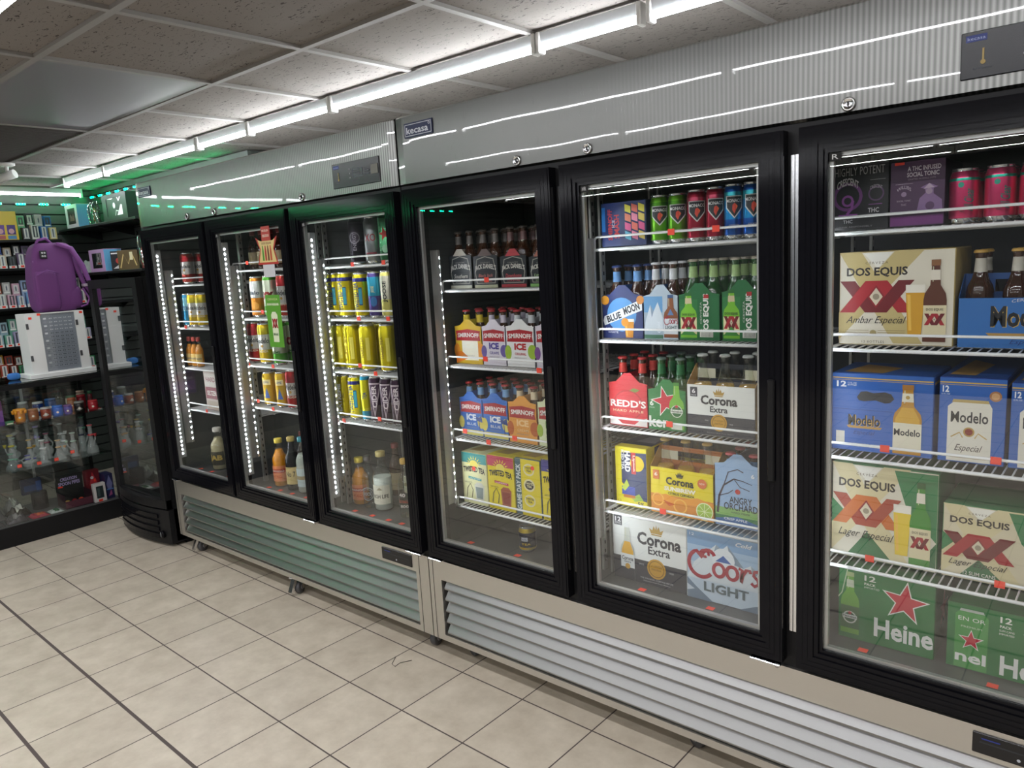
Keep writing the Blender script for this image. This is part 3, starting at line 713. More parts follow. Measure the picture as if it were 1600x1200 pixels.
def xx(P, cx, cy, tw, th, red='A8202A', dark='6E141C', crest='D8CDB4'):
    """two overlapping X letters with a crest between"""
    b = tw * .13; W = tw / 2
    for s in (-1, 1):
        c = cx + s * tw * .22; x0, x1 = c - W * .56, c + W * .56; y0, y1 = cy - th / 2, cy + th / 2
        P.P([(x0, y1), (x0 + b * 1.6, y1), (x1, y0), (x1 - b * 1.6, y0)], dark if s < 0 else red); P.P([(x0, y0), (x0 + b * 1.6, y0), (x1, y1), (x1 - b * 1.6, y1)], red if s < 0 else dark)
    P.P([(cx, cy + th * .36), (cx + tw * .12, cy), (cx, cy - th * .36), (cx - tw * .12, cy)], '8A1A22').P([(cx, cy + th * .28), (cx + tw * .09, cy), (cx, cy - th * .28), (cx - tw * .09, cy)], crest)
    P.D(cx, cy, tw * .045, '9A8E78')
def crown(P, cx, cy, w, c='B8964A'):
    k = w / 2; a = P.w / P.h
    f = lambda x, y: (cx + x * k, cy + y * k * a)
    P.P([f(-1, .1), f(-.75, -.55), f(.75, -.55), f(1, .1), f(.55, -.15), f(.35, .45), f(.12, .0), f(0, .65), f(-.12, 0), f(-.35, .45), f(-.55, -.15)], c); P.P([f(-.72, -.62), f(.72, -.62), f(.68, -.78), f(-.68, -.78)], c)
def pbottle(P, cx, y0, w, h, glass, label, cap='C8B060', neck=None, liquid=None):
    """a bottle printed on card"""
    k = w / 2; f = lambda x, y: (cx + x * k, y0 + y * h)
    P.P([f(-1, .02), f(1, .02), f(1, .52), f(.9, .60), f(.45, .70), f(.36, .93), f(-.36, .93), f(-.45, .70), f(-.9, .60), f(-1, .52)], glass)
    if liquid: P.P([f(-.85, .06), f(.85, .06), f(.85, .52), f(.40, .68), f(-.40, .68), f(-.85, .52)], liquid)
    P.P([f(-1, .10), f(1, .10), f(1, .46), f(-1, .46)], label); P.P([f(-.40, .93), f(.40, .93), f(.40, 1), f(-.40, 1)], cap)
    P.P([f(-.26, .74), f(-.18, .74), f(-.18, .92), f(-.26, .92)], 'C8C8A8')
    if neck: P.P([f(-.42, .76), f(.42, .76), f(.38, .88), f(-.38, .88)], neck)
def pglass(P, cx, y0, w, h, beer='D89A28'):
    k = w / 2; f = lambda x, y: (cx + x * k, y0 + y * h)
    P.P([f(-.72, 0), f(.72, 0), f(1, .86), f(-1, .86)], beer).P([f(-1, .84), f(1, .84), f(1.02, 1), f(-1.02, 1)], 'F2EDE0').P([f(-.6, .08), f(-.3, .08), f(-.5, .8), f(-.85, .8)], 'F0C050')
def star(P, cx, cy, r, rot=-.1):
    P.S(cx, cy, r * 1.16, 'F0EFE8', rot).S(cx, cy, r, 'C8283A', rot)
def coors_word(P, cx, cy, w, h, c='A8243A'):
    """flowing script word drawn with a pen"""
    def arc(x, y, rx, ry, a0, a1, n=16): return [(x + rx * math.cos(a0 + (a1 - a0) * i / n), y + ry * math.sin(a0 + (a1 - a0) * i / n)) for i in range(n + 1)]
    T = lambda pts: [(cx + (x - .5) * w, cy + (y - .5) * h) for x, y in pts]
    P.L(T(arc(.30, .72, .085, .20, .3, PI * 1.1, 8) + arc(.20, .45, .17, .42, PI * .62, PI * 1.78, 16)), .050 * w, c)
    P.L(T(arc(.25, .80, .055, .10, -.5, 5.2, 12)), .035 * w, c)
    for x in (.44, .615): P.L(T(arc(x, .36, .072, .20, 0, 2 * PI, 20)), .045 * w, c)
    P.L(T([(.70, .56), (.745, .53), (.735, .30), (.73, .14), (.75, .36), (.80, .56), (.845, .56), (.85, .48)]), .042 * w, c)
    P.L(T([(.86, .20), (.90, .12), (.95, .20), (.945, .32), (.89, .44), (.90, .56), (.96, .60)]), .040 * w, c)
def mountains(P, base='DDE6EE'):
    P.P([(.1, .55), (.38, .86), (.45, .80), (.52, .88), (.72, .60), (.8, .66), (1, .5), (1, .3), (0, .3)], base)
    P.P([(.38, .86), (.45, .80), (.47, .62), (.40, .70), (.33, .66)], '8FA2B4').P([(.52, .88), (.72, .60), (.6, .62), (.55, .72)], '7C90A4').P([(.8, .66), (.9, .58), (.84, .5)], '9AACBC')
    P.P([(0, .0), (.34, 0), (.12, .18), (0, .30)], '6F8296').P([(.66, 0), (1, 0), (1, .14), (.86, .10)], '6F8296').P([(0, .10), (.1, .14), (0, .2)], 'C8D4DE')

# ---- closed cartons -------------------------------------------------
def carton_mesh(kind, w, h, d):
    mb = MB()
    cols = {'tonic_black': ('16161A', '101014'), 'tonic_purple': ('4A2A4E', '2E1C34'), 'ambar12': ('E4DDCB', 'C8B070'), 'modelo12': ('2F63B4', '24509A'), 'modcan12': ('2F63B4', '24408A'), 'lager12': ('DDD6C4', '2E7A48'),
            'slim12': ('D8CDB0', '2E7A48'), 'hein12': ('23763A', '1B5E2E'), 'hein12can': ('23763A', '1B5E2E'), 'smash': ('1A2C5C', '16244C'), 'lipton12': ('24305A', 'E8D820'), 'corona12': ('E6E8E4', 'D8DAD6'),
            'coors12': ('C4D4E2', 'A8BCD0'), 'tt_h': ('E8E6B0', 'E0D8A0'), 'tt_r': ('E8D420', 'D0BC20'), 'tt_g': ('E8D420', '40606A'), 'tt_r2': ('E8D420', 'D0BC20'), 'carton': ('C8B8B0', 'A09088'), 'oldcase': ('6A6A66', '5A5A58')}[kind]
    base, side = ink(cols[0]), ink(cols[1])
    b0 = len(mb.f); mb.rbox(0, 0, 0, w, d, h, .0025, side)
    P = Print(mb, w, h, (0, 0, 0)); P.R(.008, .008, .992, .992, cols[0])
    Q = Print(mb, d, h, (w, 0, 0), (0, 1, 0), (0, 0, 1), (1, 0, 0)); T = Print(mb, w, d, (0, 0, h), (1, 0, 0), (0, 1, 0), (0, 0, 1))
    if kind == 'tonic_black':
        P.T('HIGHLY POTENT', .52, .87, .82, .12, 'B8B6B4', space=1.1); P.D(.33, .50, .25, '6E3A78', r0=.78).D(.33, .44, .10, '8A4A94', r0=.62, ry=.10).L([(.42, .44), (.40, .32), (.32, .24)], .045, '8A4A94')
        P.T('CRESCENT', .33, .66, .36, .11, 'DAD6D8', bold=.02, arc=.6).D(.8, .52, .13, '5A3A62', r0=.8).T('CRESCENT', .8, .60, .2, .05, 'B8B0B8', arc=.5).T('THC', .76, .28, .18, .07, 'D0CCD0', bold=.02).T('SELTZER', .76, .21, .18, .03, '9A969A')
        P.R(.18, .2, .5, .24, '8A4A94').R(.68, .36, .9, .37, '8A4A94').T('THC', .34, .13, .16, .05, 'D0CCD0').T('DRINK RESPONSIBLY', .45, .05, .6, .025, '8A868A').R(.7, .72, .95, .725, 'B8B6B4')
    elif kind == 'tonic_purple':
        P.R(.02, .02, .98, .16, '6E2A74'); P.T('A THC INFUSED', .62, .88, .6, .07, 'D8CCD8', bold=.02).T('SOCIAL TONIC', .6, .79, .58, .07, 'D8CCD8', bold=.02).T('CRAFTED IN SMALL LOTS', .58, .72, .5, .025, 'A898A8')
        P.R(.1, .655, .42, .66, 'B8A8B8').T('WILLIES', .26, .56, .26, .05, 'C8B8C8', arc=1.0).D(.26, .5, .05, '9A80A0').T('SOCIAL TONIC', .26, .4, .26, .025, 'B8A8B8').T('THC', .26, .34, .1, .03, 'B8A8B8').R(.1, .2, .4, .23, '8A6A90')
        P.P([(.5, .2), (.55, .42), (.66, .50), (.64, .56), (.56, .58), (.72, .64), (.88, .58), (.80, .56), (.80, .48), (.95, .38), (.97, .2)], '8A6A98').P([(.62, .56), (.72, .64), (.82, .57)], 'C0A8C0').D(.72, .52, .06, 'A890A8'); P.D(.74, .3, .08, '5A3A62')
        P.R(.08, .95, .26, 1.03 - .04, M_TAG)
    elif kind in ('ambar12', 'lager12', 'slim12'):
        gr = kind != 'ambar12'
        gold = 'C9B67C' if not gr else 'D8CBA0'
        P.P([(.0, 1), (.2, 1), (.75, .02), (.5, .02)], gold).P([(.75, 1), (.5, 1), (.0, .35), (.0, .05)], gold)
        if gr: P.P([(.6, .98), (.99, .98), (.99, .3), (.72, .6)], '2E7A48').P([(.0, .35), (.12, .5), (.0, .62)], '2E7A48').P([(.15, .02), (.35, .3), (.6, .02)], '2E6A40').P([(.8, .02), (.99, .3), (.99, .02)], '2E6A40')
        k = 'slim12' == kind
        P.P([(.22, .985), (.48, .985), (.35, .82)], 'F0EDE4')
        P.T('CERVEZA', .34, .88 if not gr else .9, .2, .025, '6A5A40', space=1.4).T('DOS EQUIS', .34, .78 if not gr else .79, .54, .105, '28201C', bold=.03)
        if kind == 'lager12': xx(P, .34, .52, .66, .32, 'C86A28', 'A03A22')
        else: xx(P, .34, .52 if not k else .46, .66, .34)
        P.T('Ambar Especial' if not gr else 'Lager Especial', .34, .26 if not k else .22, .54, .10, '2A2420', shear=.45)
        if not gr:
            for i in range(3): P.R(.06, .155 - i * .022, .28, .160 - i * .022, '9A8A60').R(.36, .155 - i * .022, .6, .160 - i * .022, '9A8A60')
            P.D(.32, .13, .03, 'A89868').T('12 BOTTLES', .32, .035, .2, .025, '5A5040', space=1.2)
        elif k: P.T('12 SLIM CANS', .36, .1, .3, .05, 'E8E8E0', bold=.01)
        gx = .68 if not k else .86
        pglass(P, gx, .12, .16, .52, 'D8A028' if not gr else 'E8C830')
        if not k:
            pbottle(P, .845, .03, .19, .86, '5A2A14' if not gr else '3E8A2E', 'E2D6B0', '8A5A30' if not gr else '2A5A28', 'E8E0D0', None); xx(P, .845, .28, .17, .12); P.T('DOS EQUIS', .845, .38, .14, .03, '28201C')
        Q.R(.02, .02, .98, .98, cols[1])
    elif kind in ('modelo12', 'modcan12'):
        P.R(.01, .93, .99, .945, 'D8B050').R(.01, .91, .99, .915, 'D8B050').T('12', .10, .86, .10, .075, 'F4F6F8', bold=.03)
        if kind == 'modelo12':
            P.T('12 FL OZ', .21, .875, .09, .02, 'F4F6F8').T('BOTTLES', .21, .85, .09, .02, 'F4F6F8')
            P.P([(.26, .70), (.30, .77), (.36, .78), (.42, .76), (.54, .78), (.60, .76), (.63, .70), (.59, .65), (.54, .64), (.45, .67), (.33, .65), (.28, .66)], '20242C').R(.01, .535, .62, .54, '1E4080')
            P.T('Modelo', .34, .40, .32, .14, 'D8B050', bold=.04).T('Modelo', .335, .405, .32, .14, '1A1E28', bold=.02).P([(.16, .33), (.52, .33), (.5, .30), (.18, .30)], 'B8904A').T('Especial', .34, .24, .22, .07, '1A3A7A', shear=.4)
            P.R(.05, .09, .14, .25, 'E8E4D8').T('CERVEZA MODELO', .4, .1, .4, .018, 'D0D8E8').T('PRODUCT OF MEXICO', .4, .07, .4, .018, 'D0D8E8')
            pbottle(P, .76, -.02 + .03, .27, .88, 'C08A28', 'E8E2CC', 'B07A38', 'E8E2CC', 'D8A838'); P.T('Modelo', .76, .30, .25, .085, '1A1E28', bold=.02).D(.76, .735, .02, 'B8964A')
        else:
            P.T('12 FL OZ', .10, .80, .13, .018, 'F4F6F8').D(.84, .80, .09, 'B07A50').D(.84, .80, .06, 'D8A878')
            P.P([(.14, .02), (.80, .02), (.80, .66), (.76, .71), (.22, .71), (.14, .66)], 'E4E0D4').P([(.2, .71), (.76, .71), (.74, .745), (.22, .745)], 'C0A868').T('Modelo', .47, .54, .56, .13, '22242A', bold=.02).D(.47, .37, .085, 'B8964A').D(.47, .37, .06, '8A2A22').L([(.2, .30), (.33, .36), (.38, .30)], .02, 'C8A860').L([(.74, .30), (.61, .36), (.56, .30)], .02, 'C8A860')
            P.T('Especial', .47, .17, .42, .10, '3A2A28', shear=.45).R(.2, .06, .74, .075, 'B8964A')
        Q.R(.02, .02, .98, .98, cols[1]).R(.02, .9, .98, .93, 'D8B050'); T.R(.02, .02, .98, .98, '2A5AA8').P([(.1, .1), (.5, .1), (.6, .6), (.2, .8)], 'B8904A')
    elif kind in ('hein12', 'hein12can'):
        if kind == 'hein12':
            P.L([(0.0, .55), (.04, .62), (.10, .97)], .012, 'B8C8A8').T('12', .34, .88, .12, .075, 'EEF0E8', bold=.02).T('PACK', .34, .80, .12, .035, 'EEF0E8', bold=.02).T('IMPORTED', .36, .755, .16, .025, 'EEF0E8').T('Heine', .69, .25, .60, .26, 'F0F0EA', bold=.028)
            star(P, .70, .66, .22); pbottle(P, .13, .06, .20, .86, '6AA838', '3A6A3A', 'A8B880', 'C8D0B8'); P.D(.13, .30, .075, 'D8DCD0').D(.13, .30, .06, '2A5A34').S(.13, .36, .03, 'C8283A').R(.05, .285, .21, .335, 'E8ECE4').T('Heineken', .13, .31, .15, .035, '20402A', bold=.02)
        else:
            star(P, .93, .62, .2); P.T('12', .56, .88, .11, .09, 'EEF0E8', bold=.02).T('PACK', .56, .78, .11, .04, 'EEF0E8', bold=.02).T('SLIM CANS', .57, .72, .14, .03, 'EEF0E8').T('IMPORTED', .57, .67, .14, .03, 'EEF0E8').T('Heine', .83, .2, .62, .30, 'F0F0EA', bold=.028)
            P.P([(.08, .02), (.40, .02), (.40, .84), (.36, .89), (.12, .89), (.08, .84)], '4A9A4A').P([(.12, .89), (.36, .89), (.35, .93), (.13, .93)], 'B8C0B8').S(.24, .46, .13, 'F0EFE8').S(.24, .46, .11, 'C8283A').T('EN OR', .24, .78, .26, .06, 'E8ECE4').T('nel', .24, .2, .3, .17, 'F0F0EA', bold=.028).T('PREMIUM', .24, .66, .2, .03, 'C8D8C0')
        Q.R(.02, .02, .98, .98, cols[1]); star(Q, .5, .5, .25)
        T.R(.03, .03, .97, .97, '1E6A34').R(.2, .3, .8, .7, '2A8A44')
    elif kind == 'smash':
        P.R(.01, .6, .1, .95, '2A7AC8').P([(.0, .01), (.44, .01), (.44, .99), (.0, .99)], '1E2F66').R(.01, .35, .09, .9, '2A7AC8')
        P.T('SMIRNOFF', .20, .5, .50 * h / w * 1.4, .12, 'C83A40', rot=PI / 2, bold=.03).T('SMASH', .35, .45, .38 * h / w * 1.4, .14, 'C83A40', rot=PI / 2, bold=.03).T('ICE', .275, .52, .14, .07, 'E8E8F0', rot=PI / 2)
        for i, c in enumerate(('E0D850', 'E88A70', 'D85A90', '60B8D8')):
            for j in range(3): P.P([(.54 + j * .15, .78 - i * .2), (.67 + j * .15, .72 - i * .2), (.67 + j * .15, .88 - i * .2), (.54 + j * .15, .94 - i * .2)], (c, 'E88AA8', 'D8C060')[j] if i % 2 else (c, 'E07060', c)[j])
    elif kind == 'lipton12':
        P.P([(.01, .01), (.01, .99), (.99, .99), (.99, .93), (.2, .90), (.2, .4), (.6, .16), (.99, .12), (.99, .01)], 'E8D820').D(.70, .74, .22, 'E8C820').P([(.52, .92), (.66, .92), (.66, .56), (.52, .56)], 'C02A2A').T('Lipton', .60, .74, .45, .05, 'F0E8D8', rot=-PI / 2, bold=.02)
        P.T('HARD', .40, .76, .60, .105, 'F0F2F4', rot=-PI / 2, bold=.05).T('ICED TEA', .25, .78, .56, .055, 'E8EAEC', rot=-PI / 2, bold=.03)
        P.P([(.2, .34), (.62, .34), (.62, .20), (.2, .20)], '3A4AA0').P([(.2, .30), (.36, .46), (.44, .36), (.3, .26)], 'B8C840').P([(.5, .16), (.75, .24), (.88, .14), (.6, .1)], '9AB848').R(.25, .15, .62, .2, 'C87A30').T('12', .12, .08, .1, .05, '8A7A20').T('5%', .80, .07, .2, .07, '4A4A30', bold=.02)
        Q.R(.02, .02, .98, .98, '24305A').R(.0, .0, .2, 1, 'E8D820'); T.R(.02, .02, .98, .98, '1E2848').R(.02, .02, .98, .15, 'E8D820').P([(.3, .3), (.9, .3), (.8, .6), (.4, .6)], '8A90A0')
    elif kind == 'corona12':
        P.R(.008, .008, .992, .36, '34353E').R(.03, .82, .14, .97, '3A3C46').T('12', .085, .91, .08, .07, 'E8E8E8', bold=.02).T('PACK', .085, .86, .08, .02, 'E8E8E8').T('BOTTLES', .085, .84, .08, .02, 'E8E8E8')
        crown(P, .61, .86, .19); P.T('Corona', .64, .695, .58, .19, '2A2C34', bold=.035).T('Extra', .64, .535, .29, .12, '2A2C34', bold=.02).D(.60, .27, .125, 'C8962A').D(.60, .27, .105, '8A6418', r0=.9).T('LA CERVEZA', .60, .31, .15, .03, '6A4A10').T('MAS FINA', .60, .26, .13, .03, '6A4A10').T('SINCE', .40, .30, .07, .025, 'C8C8C8').T('1925', .80, .26, .06, .025, 'C8C8C8')
        P.T('THE ORIGINAL CORONA RECIPE', .60, .10, .44, .025, 'B8B8BC').T('Imported beer from Mexico', .60, .06, .36, .025, 'B8B8BC', shear=.3)
        pbottle(P, .21, -.02 + .03, .19, .86, 'C4C8BE', 'E8EAE8', 'E0E2E0', None, 'D8A430'); P.P([(.115, .02), (.305, .02), (.305, .20), (.115, .20)], '34353E').T('Corona', .21, .34, .16, .06, '2A2C34', bold=.02).T('Extra', .21, .29, .09, .035, '2A2C34').D(.21, .22, .035, 'C8962A')
        T.R(.02, .02, .98, .98, 'D8DAD6')
    elif kind == 'coors12':
        P.R(.008, .55, .992, .992, 'A4C0DC').R(.008, .80, .992, .992, '7AA2CC'); mountains(P, 'DCE4EA')
        P.T('12', .07, .95, .06, .04, 'F0F4F8').T('Cold', .72, .92, .2, .06, 'F0F4F8', shear=.3, bold=.03).D(.47, .66, .14, 'E4EAF0').P([(.37, .62), (.57, .62), (.47, .72)], '2A5AA8')
        coors_word(P, .47, .56, .94, .46); P.T('LIGHT', .50, .22, .56, .14, '5A6A70', bold=.03)
        T.R(.02, .02, .98, .98, '8AAAC8')
    elif kind.startswith('tt'):
        top, name = {'tt_h': ('3AA0A0', 'HALF & HALF'), 'tt_r': ('C03A5A', 'RASPBERRY'), 'tt_g': ('40606A', 'GAME DAY PACK'), 'tt_r2': ('3A3A90', 'ORIGINAL')}[kind]
        if kind != 'tt_g':
            P.R(.008, .80, .992, .992, top); cx = .5
            for i in range(9):
                a = PI * i / 8; P.P([(.5 + .2 * math.cos(a - .12), .78 + .10 * math.sin(a - .12)), (.5 + .2 * math.cos(a + .12), .78 + .10 * math.sin(a + .12)), (.5 + .32 * math.cos(a), .78 + .17 * math.sin(a))], 'F0DC40')
            P.D(.5, .78, .17, 'F0E060', ry=.13).T('TWISTED TEA', .5, .66, .86, .11, '24222A', bold=.04, arc=.25).P([(.26, .54), (.78, .52), (.78, .475), (.26, .495)], top).T(name, .52, .508, .44, .025, 'F0F0E8')
            P.P([(.52, .1), (.84, .1), (.88, .38), (.78, .44), (.58, .44), (.48, .38)], 'D8D8C8' if kind == 'tt_h' else 'A85A40').P([(.56, .13), (.80, .13), (.83, .35), (.53, .35)], '7A8A8A' if kind == 'tt_h' else '8A3028').L([(.15, .12), (.2, .3), (.32, .4), (.42, .28), (.36, .12)], .03, '5A5A38').T('HARD ICED TEA', .25, .42, .3, .03, '5A5A38').T('12', .15, .06, .1, .05, '4A4A30')
        else:
            P.R(.008, .01, .24, .99, '40606A').T('GAME DAY PACK', .13, .5, .80 * h / w, .10, 'D8E0E0', rot=PI / 2, bold=.03)
            for i in range(3): P.D(.56, .82 - i * .27, .22, 'E8E0B0', ry=.20).D(.56, .82 - i * .27, .17, '24222A' if i == 1 else 'E8D420', ry=.14).T('TWISTED', .56, .85 - i * .27, .34, .04, '24222A' if i != 1 else 'E8E0B0', bold=.03).T('TEA', .56, .80 - i * .27, .2, .04, '24222A' if i != 1 else 'E8E0B0', bold=.03)
        if kind in ('tt_h', 'tt_g'): P.D(.5 if kind == 'tt_h' else .72, .70 if kind == 'tt_h' else .86, .07, M_TAG)
        T.R(.02, .02, .98, .98, cols[0]).P([(.1, .1), (.6, .1), (.9, .5), (.4, .6)], 'B89A40')
    elif kind == 'carton':
        P.R(.05, .62, .95, .95, 'D8D0C8').R(.05, .3, .95, .6, '8A3A48').R(.1, .05, .9, .25, 'B8A898').T('HARD', .5, .8, .7, .12, '8A3A48', bold=.02).T('SELTZER', .5, .45, .7, .12, 'E8E0D8', bold=.02)
    return mb.mesh('drink_carton')

# ---- open six-pack carriers with bottles ---------------------------
SIX = {  # front, side, handle, bottle glass, cap, neck label, body label, bottle height
 'bluemoon6': ('1C2C66', '16224E', '3A6AB0', G_BROWN, '2A3A6A', '6A9AD0', None, .232), 'coors6': ('B8C8D6', '8AA8C4', '3A6AA8', G_BROWN, 'D8D8DC', 'D0D4D8', None, .236), 'dos6': ('1E6A38', '185A2E', '1E6A38', G_GREEN, 'A8A090', '9AB878', None, .240),
 'redd6': ('C8202E', 'A81824', 'A81824', G_BROWN, 'A82A2A', 'C84038', None, .225), 'hein6': ('2A7A3E', '1E6030', '1E6030', G_GREEN, '6A7A70', '2A6A3A', None, .228), 'jd_s': ('20242C', '16181E', 'B8B0A4', G_BROWN, '5A5450', '6A6460', None, .215), 'jd_b': ('20242C', '16181E', '6A5A58', G_BROWN, '5A5450', '6A6460', None, .215),
 'jd_r': ('20242C', '16181E', 'B03A44', G_BROWN, '5A5450', '6A4A4A', None, .215), 'jd_g': ('20242C', '16181E', 'A86A5A', G_BROWN, '5A5450', '6A6460', None, .215), 'si_y': ('D8B430', 'C8A020', 'E8D040', G_BROWN, 'A02A30', 'E0C838', None, .205), 'si_p': ('D8D2DC', '8A7AA0', 'D0CCD8', G_BROWN, 'A02A30', 'C8C0D0', None, .205),
 'si_w': ('E4E4E4', 'C0C8CC', 'D8D8DC', G_BROWN, 'A02A30', 'D0D4D8', None, .205), 'si_m': ('D8D0DC', '8A5A90', 'D8D8DC', G_BROWN, 'A02A30', 'D0D4D8', None, .205), 'si_b': ('2A6AC0', '1E4E98', '2A5AB0', G_BROWN, 'A02A30', '7AA8D8', None, .210), 'si_o': ('E09A40', 'C88030', 'E0A050', G_BROWN, 'A02A30', 'E0D0B0', None, .210),
 'si_l': ('D8E0B8', '9AB860', 'D8D8C0', G_BROWN, 'A02A30', 'E0D8B0', None, .210), 'corona6': ('E6E8E4', 'C8A068', '3A3C48', None, 'E0E2E0', None, 'E6E8E4', .245), 'sunbrew6': ('E8D420', 'C89A40', 'C87A40', None, 'C8A860', None, 'E8E0C0', .245), 'modelo6': ('2F6FB8', '24559A', '2A5AA0', G_BROWN, 'C8A050', 'C8C4B8', None, .232),
 'orchard6': ('9AB8DC', '6A5A48', '4A5A78', G_BROWN, 'B84A50', '4A8AC0', None, .225)}
def six_pack(kind, w, hf, depth_i):
    fr, sd, hd, gl, cp, nk, bl, hb = SIX[kind]; gl = gl or thin_glass('clear_bottle_glass', (.96, .98, .94), 1.6)
    wide = kind in ('corona6', 'sunbrew6', 'modelo6'); nx, ny = (3, 2) if wide else (2, 3); d = (w / nx) * ny * (1 if wide else 1.0); d = min(max(d, .13), .21)
    root = empty('six_pack'); t = .0015; mb = MB(); F, S, H = ink(fr), ink(sd), ink(hd)
    if wide:
        mb.box(0, 0, 0, w, t, hf, F); mb.box(0, d - t, 0, w, d, hf, F)
        for x in (0, w - t): mb.prism([(0, 0), (d, 0), (d, hf), (d * .56, hf + .055), (d * .44, hf + .055), (0, hf)], x, x + t, S, 'yz')
        z1 = hf + (.055 if kind == 'modelo6' else .055); m = d / 2
        o = [(0, .02), (w, .02), (w, z1), (0, z1)]; mb.box(t, m - .001, .005, w - t, m + .001, z1 - .045, H); mb.box(t, m - .001, z1 - .015, w - t, m + .001, z1, H)
        mb.box(t, m - .001, z1 - .045, w * .28, m + .001, z1 - .015, ink('E0DCC8') if kind != 'modelo6' else H); mb.box(w * .72, m - .001, z1 - .045, w - t, m + .001, z1 - .015, ink('E0DCC8') if kind != 'modelo6' else H)
        for i in (1, 2): mb.box(w * i / 3 - .0008, t, .01, w * i / 3 + .0008, d - t, hf * .9, S)
    else:
        pk = .034 if not kind.startswith(('si', 'jd')) else .026; c = w / 2
        for y in (0, d - t): mb.prism([(0, 0), (w, 0), (w, hf), (w * .80, hf + pk * .15), (c + .012, hf + pk), (c - .012, hf + pk), (w * .20, hf + pk * .15), (0, hf)], y, y + t, F)
        for x in (0, w - t): mb.prism([(0, 0), (d, 0), (d, hf * .98), (d * .5, hf * .74), (0, hf * .98)], x, x + t, S, 'yz')
        mb.box(c - .001, t, .005, c + .001, d - t, hf + pk, H)
        for i in (1, 2): mb.box(t, d * i / 3 - .0008, .01, w - t, d * i / 3 + .0008, hf * .7, S)
    mb.box(t, t, 0, w - t, d - t, .0015, S)
    P = Print(mb, w, hf, (0, 0, 0)); Q = Print(mb, d, hf, (w, 0, 0), (0, 1, 0), (0, 0, 1), (1, 0, 0))
    if kind == 'bluemoon6':
        P.D(.48, .56, .36, '5A9AD8').P([(.02, .42), (.05, .30), (.98, .66), (.98, .92), (.52, .72), (.05, .52)], 'F0F2F4').P([(.04, .40), (.07, .33), (.95, .68), (.95, .89), (.5, .69), (.07, .49)], 'F0F2F4').T('BLUE', .29, .50, .36, .16, '20242E', rot=.30, bold=.04).T('MOON', .72, .70, .40, .18, '20242E', rot=.30, bold=.04)
        P.T('BELGIAN', .26, .22, .36, .055, 'E8ECF4', bold=.02).T('WHITE', .26, .14, .26, .045, 'E8ECF4').D(.08, .90, .10, 'E8A030').D(.94, .9, .09, 'D8904A'); pglass(P, .66, .02, .24, .44, 'E0962A'); P.D(.56, .38, .09, 'F0A030')
    elif kind == 'coors6':
        P.R(.01, .01, .56, .99, 'A8BACA').R(.01, .62, .56, .99, '6AA0D0').P([(.05, .4), (.2, .8), (.3, .65), (.42, .86), (.56, .5), (.56, .2), (.02, .2)], 'D8E2EA').P([(.2, .8), (.3, .65), (.24, .5)], '8AA0B4').T('Cold', .44, .28, .30, .08, 'E8F0F8', rot=PI / 2, shear=.3, bold=.02).R(.01, .01, .56, .1, '4A7A60')
        pbottle(P, .79, .0 + .02, .40, 1.0, '8A5230', 'D8DEE4', '3A5A8A'); coors_word(P, .80, .44, .42, .22); P.T('LIGHT', .80, .28, .34, .08, '5A6A70', bold=.02).P([(.7, .56), (.88, .56), (.79, .70)], '6A86B8')
    elif kind == 'dos6':
        P.R(.01, .01, .46, .9, '2A7A3C'); pbottle(P, .24, .03, .40, 1.02, '7AC030', 'E8DFB0', '2A6A2A', 'D8C8A0'); xx(P, .24, .38, .38, .26); P.T('DOS EQUIS', .24, .56, .32, .055, '28201C', bold=.02).P([(.04, .11), (.24, .3), (.44, .11)], '3A8A38')
        P.T('DOS EQUIS', .68, .56, .95, .15, 'F0F0EA', rot=PI / 2, bold=.04).T('CERVEZA', .55, .6, .5, .04, 'C8D0C0', rot=PI / 2).P([(.62, 1.0), (.74, 1.0), (.74, .92), (.62, .92)], 'B02A2A').R(.52, .07, .84, .19, 'E8E8E0')
        for i in range(9): P.R(.55 + i * .032, .08, .562 + i * .032, .18, '30302C')
        P.T('6 BOTTLES', .7, .24, .3, .03, 'E0E4D8')
    elif kind == 'redd6':
        P.D(.5, .5, .38, 'A81420', ry=.34).D(.5, .5, .35, 'C8202E', ry=.31).P([(.54, .84), (.66, .90), (.82, .86), (.7, .80)], '6A7A2A').T('REDD\'S', .5, .53, .92, .17, 'F4EEEA', bold=.03).T('HARD APPLE', .5, .36, .78, .055, 'E8C8A0', bold=.02, space=1.2).P([(.02, .02), (.98, .02), (.98, .22), (.8, .16), (.66, .05), (.34, .05), (.2, .16), (.02, .22)], 'EDE6E2')
    elif kind == 'hein6':
        star(P, .46, .72, .34, .25); P.T('6', .10, .66, .10, .13, 'EEF0E8', bold=.02).T('PACK', .11, .55, .14, .03, 'EEF0E8').T('ker', .28, .20, .52, .28, 'F0F0EA', bold=.028)
        pbottle(P, .76, .03, .38, 1.18, '7ABA40', '3A7A3A', '4A8A3A'); P.D(.76, .50, .15, 'D8DCD0').D(.76, .50, .13, '2E6A38').S(.76, .62, .06, 'C8283A').R(.6, .455, .92, .54, 'E8ECE4').T('Heineken', .76, .5, .3, .06, '20402A', bold=.02).R(.62, .05, .9, .17, 'E0E4D8')
    elif kind == 'corona6':
        P.R(.005, .005, .995, .40, '3A3C46').R(.05, .76, .16, .95, '3A3C46').T('6', .105, .87, .05, .09, 'E8E8E8', bold=.02).T('PACK', .105, .79, .08, .02, 'E8E8E8'); crown(P, .48, .88, .17); P.T('Corona', .48, .71, .54, .19, '2A2C34', bold=.035).T('Extra', .48, .53, .26, .12, '2A2C34', bold=.02)
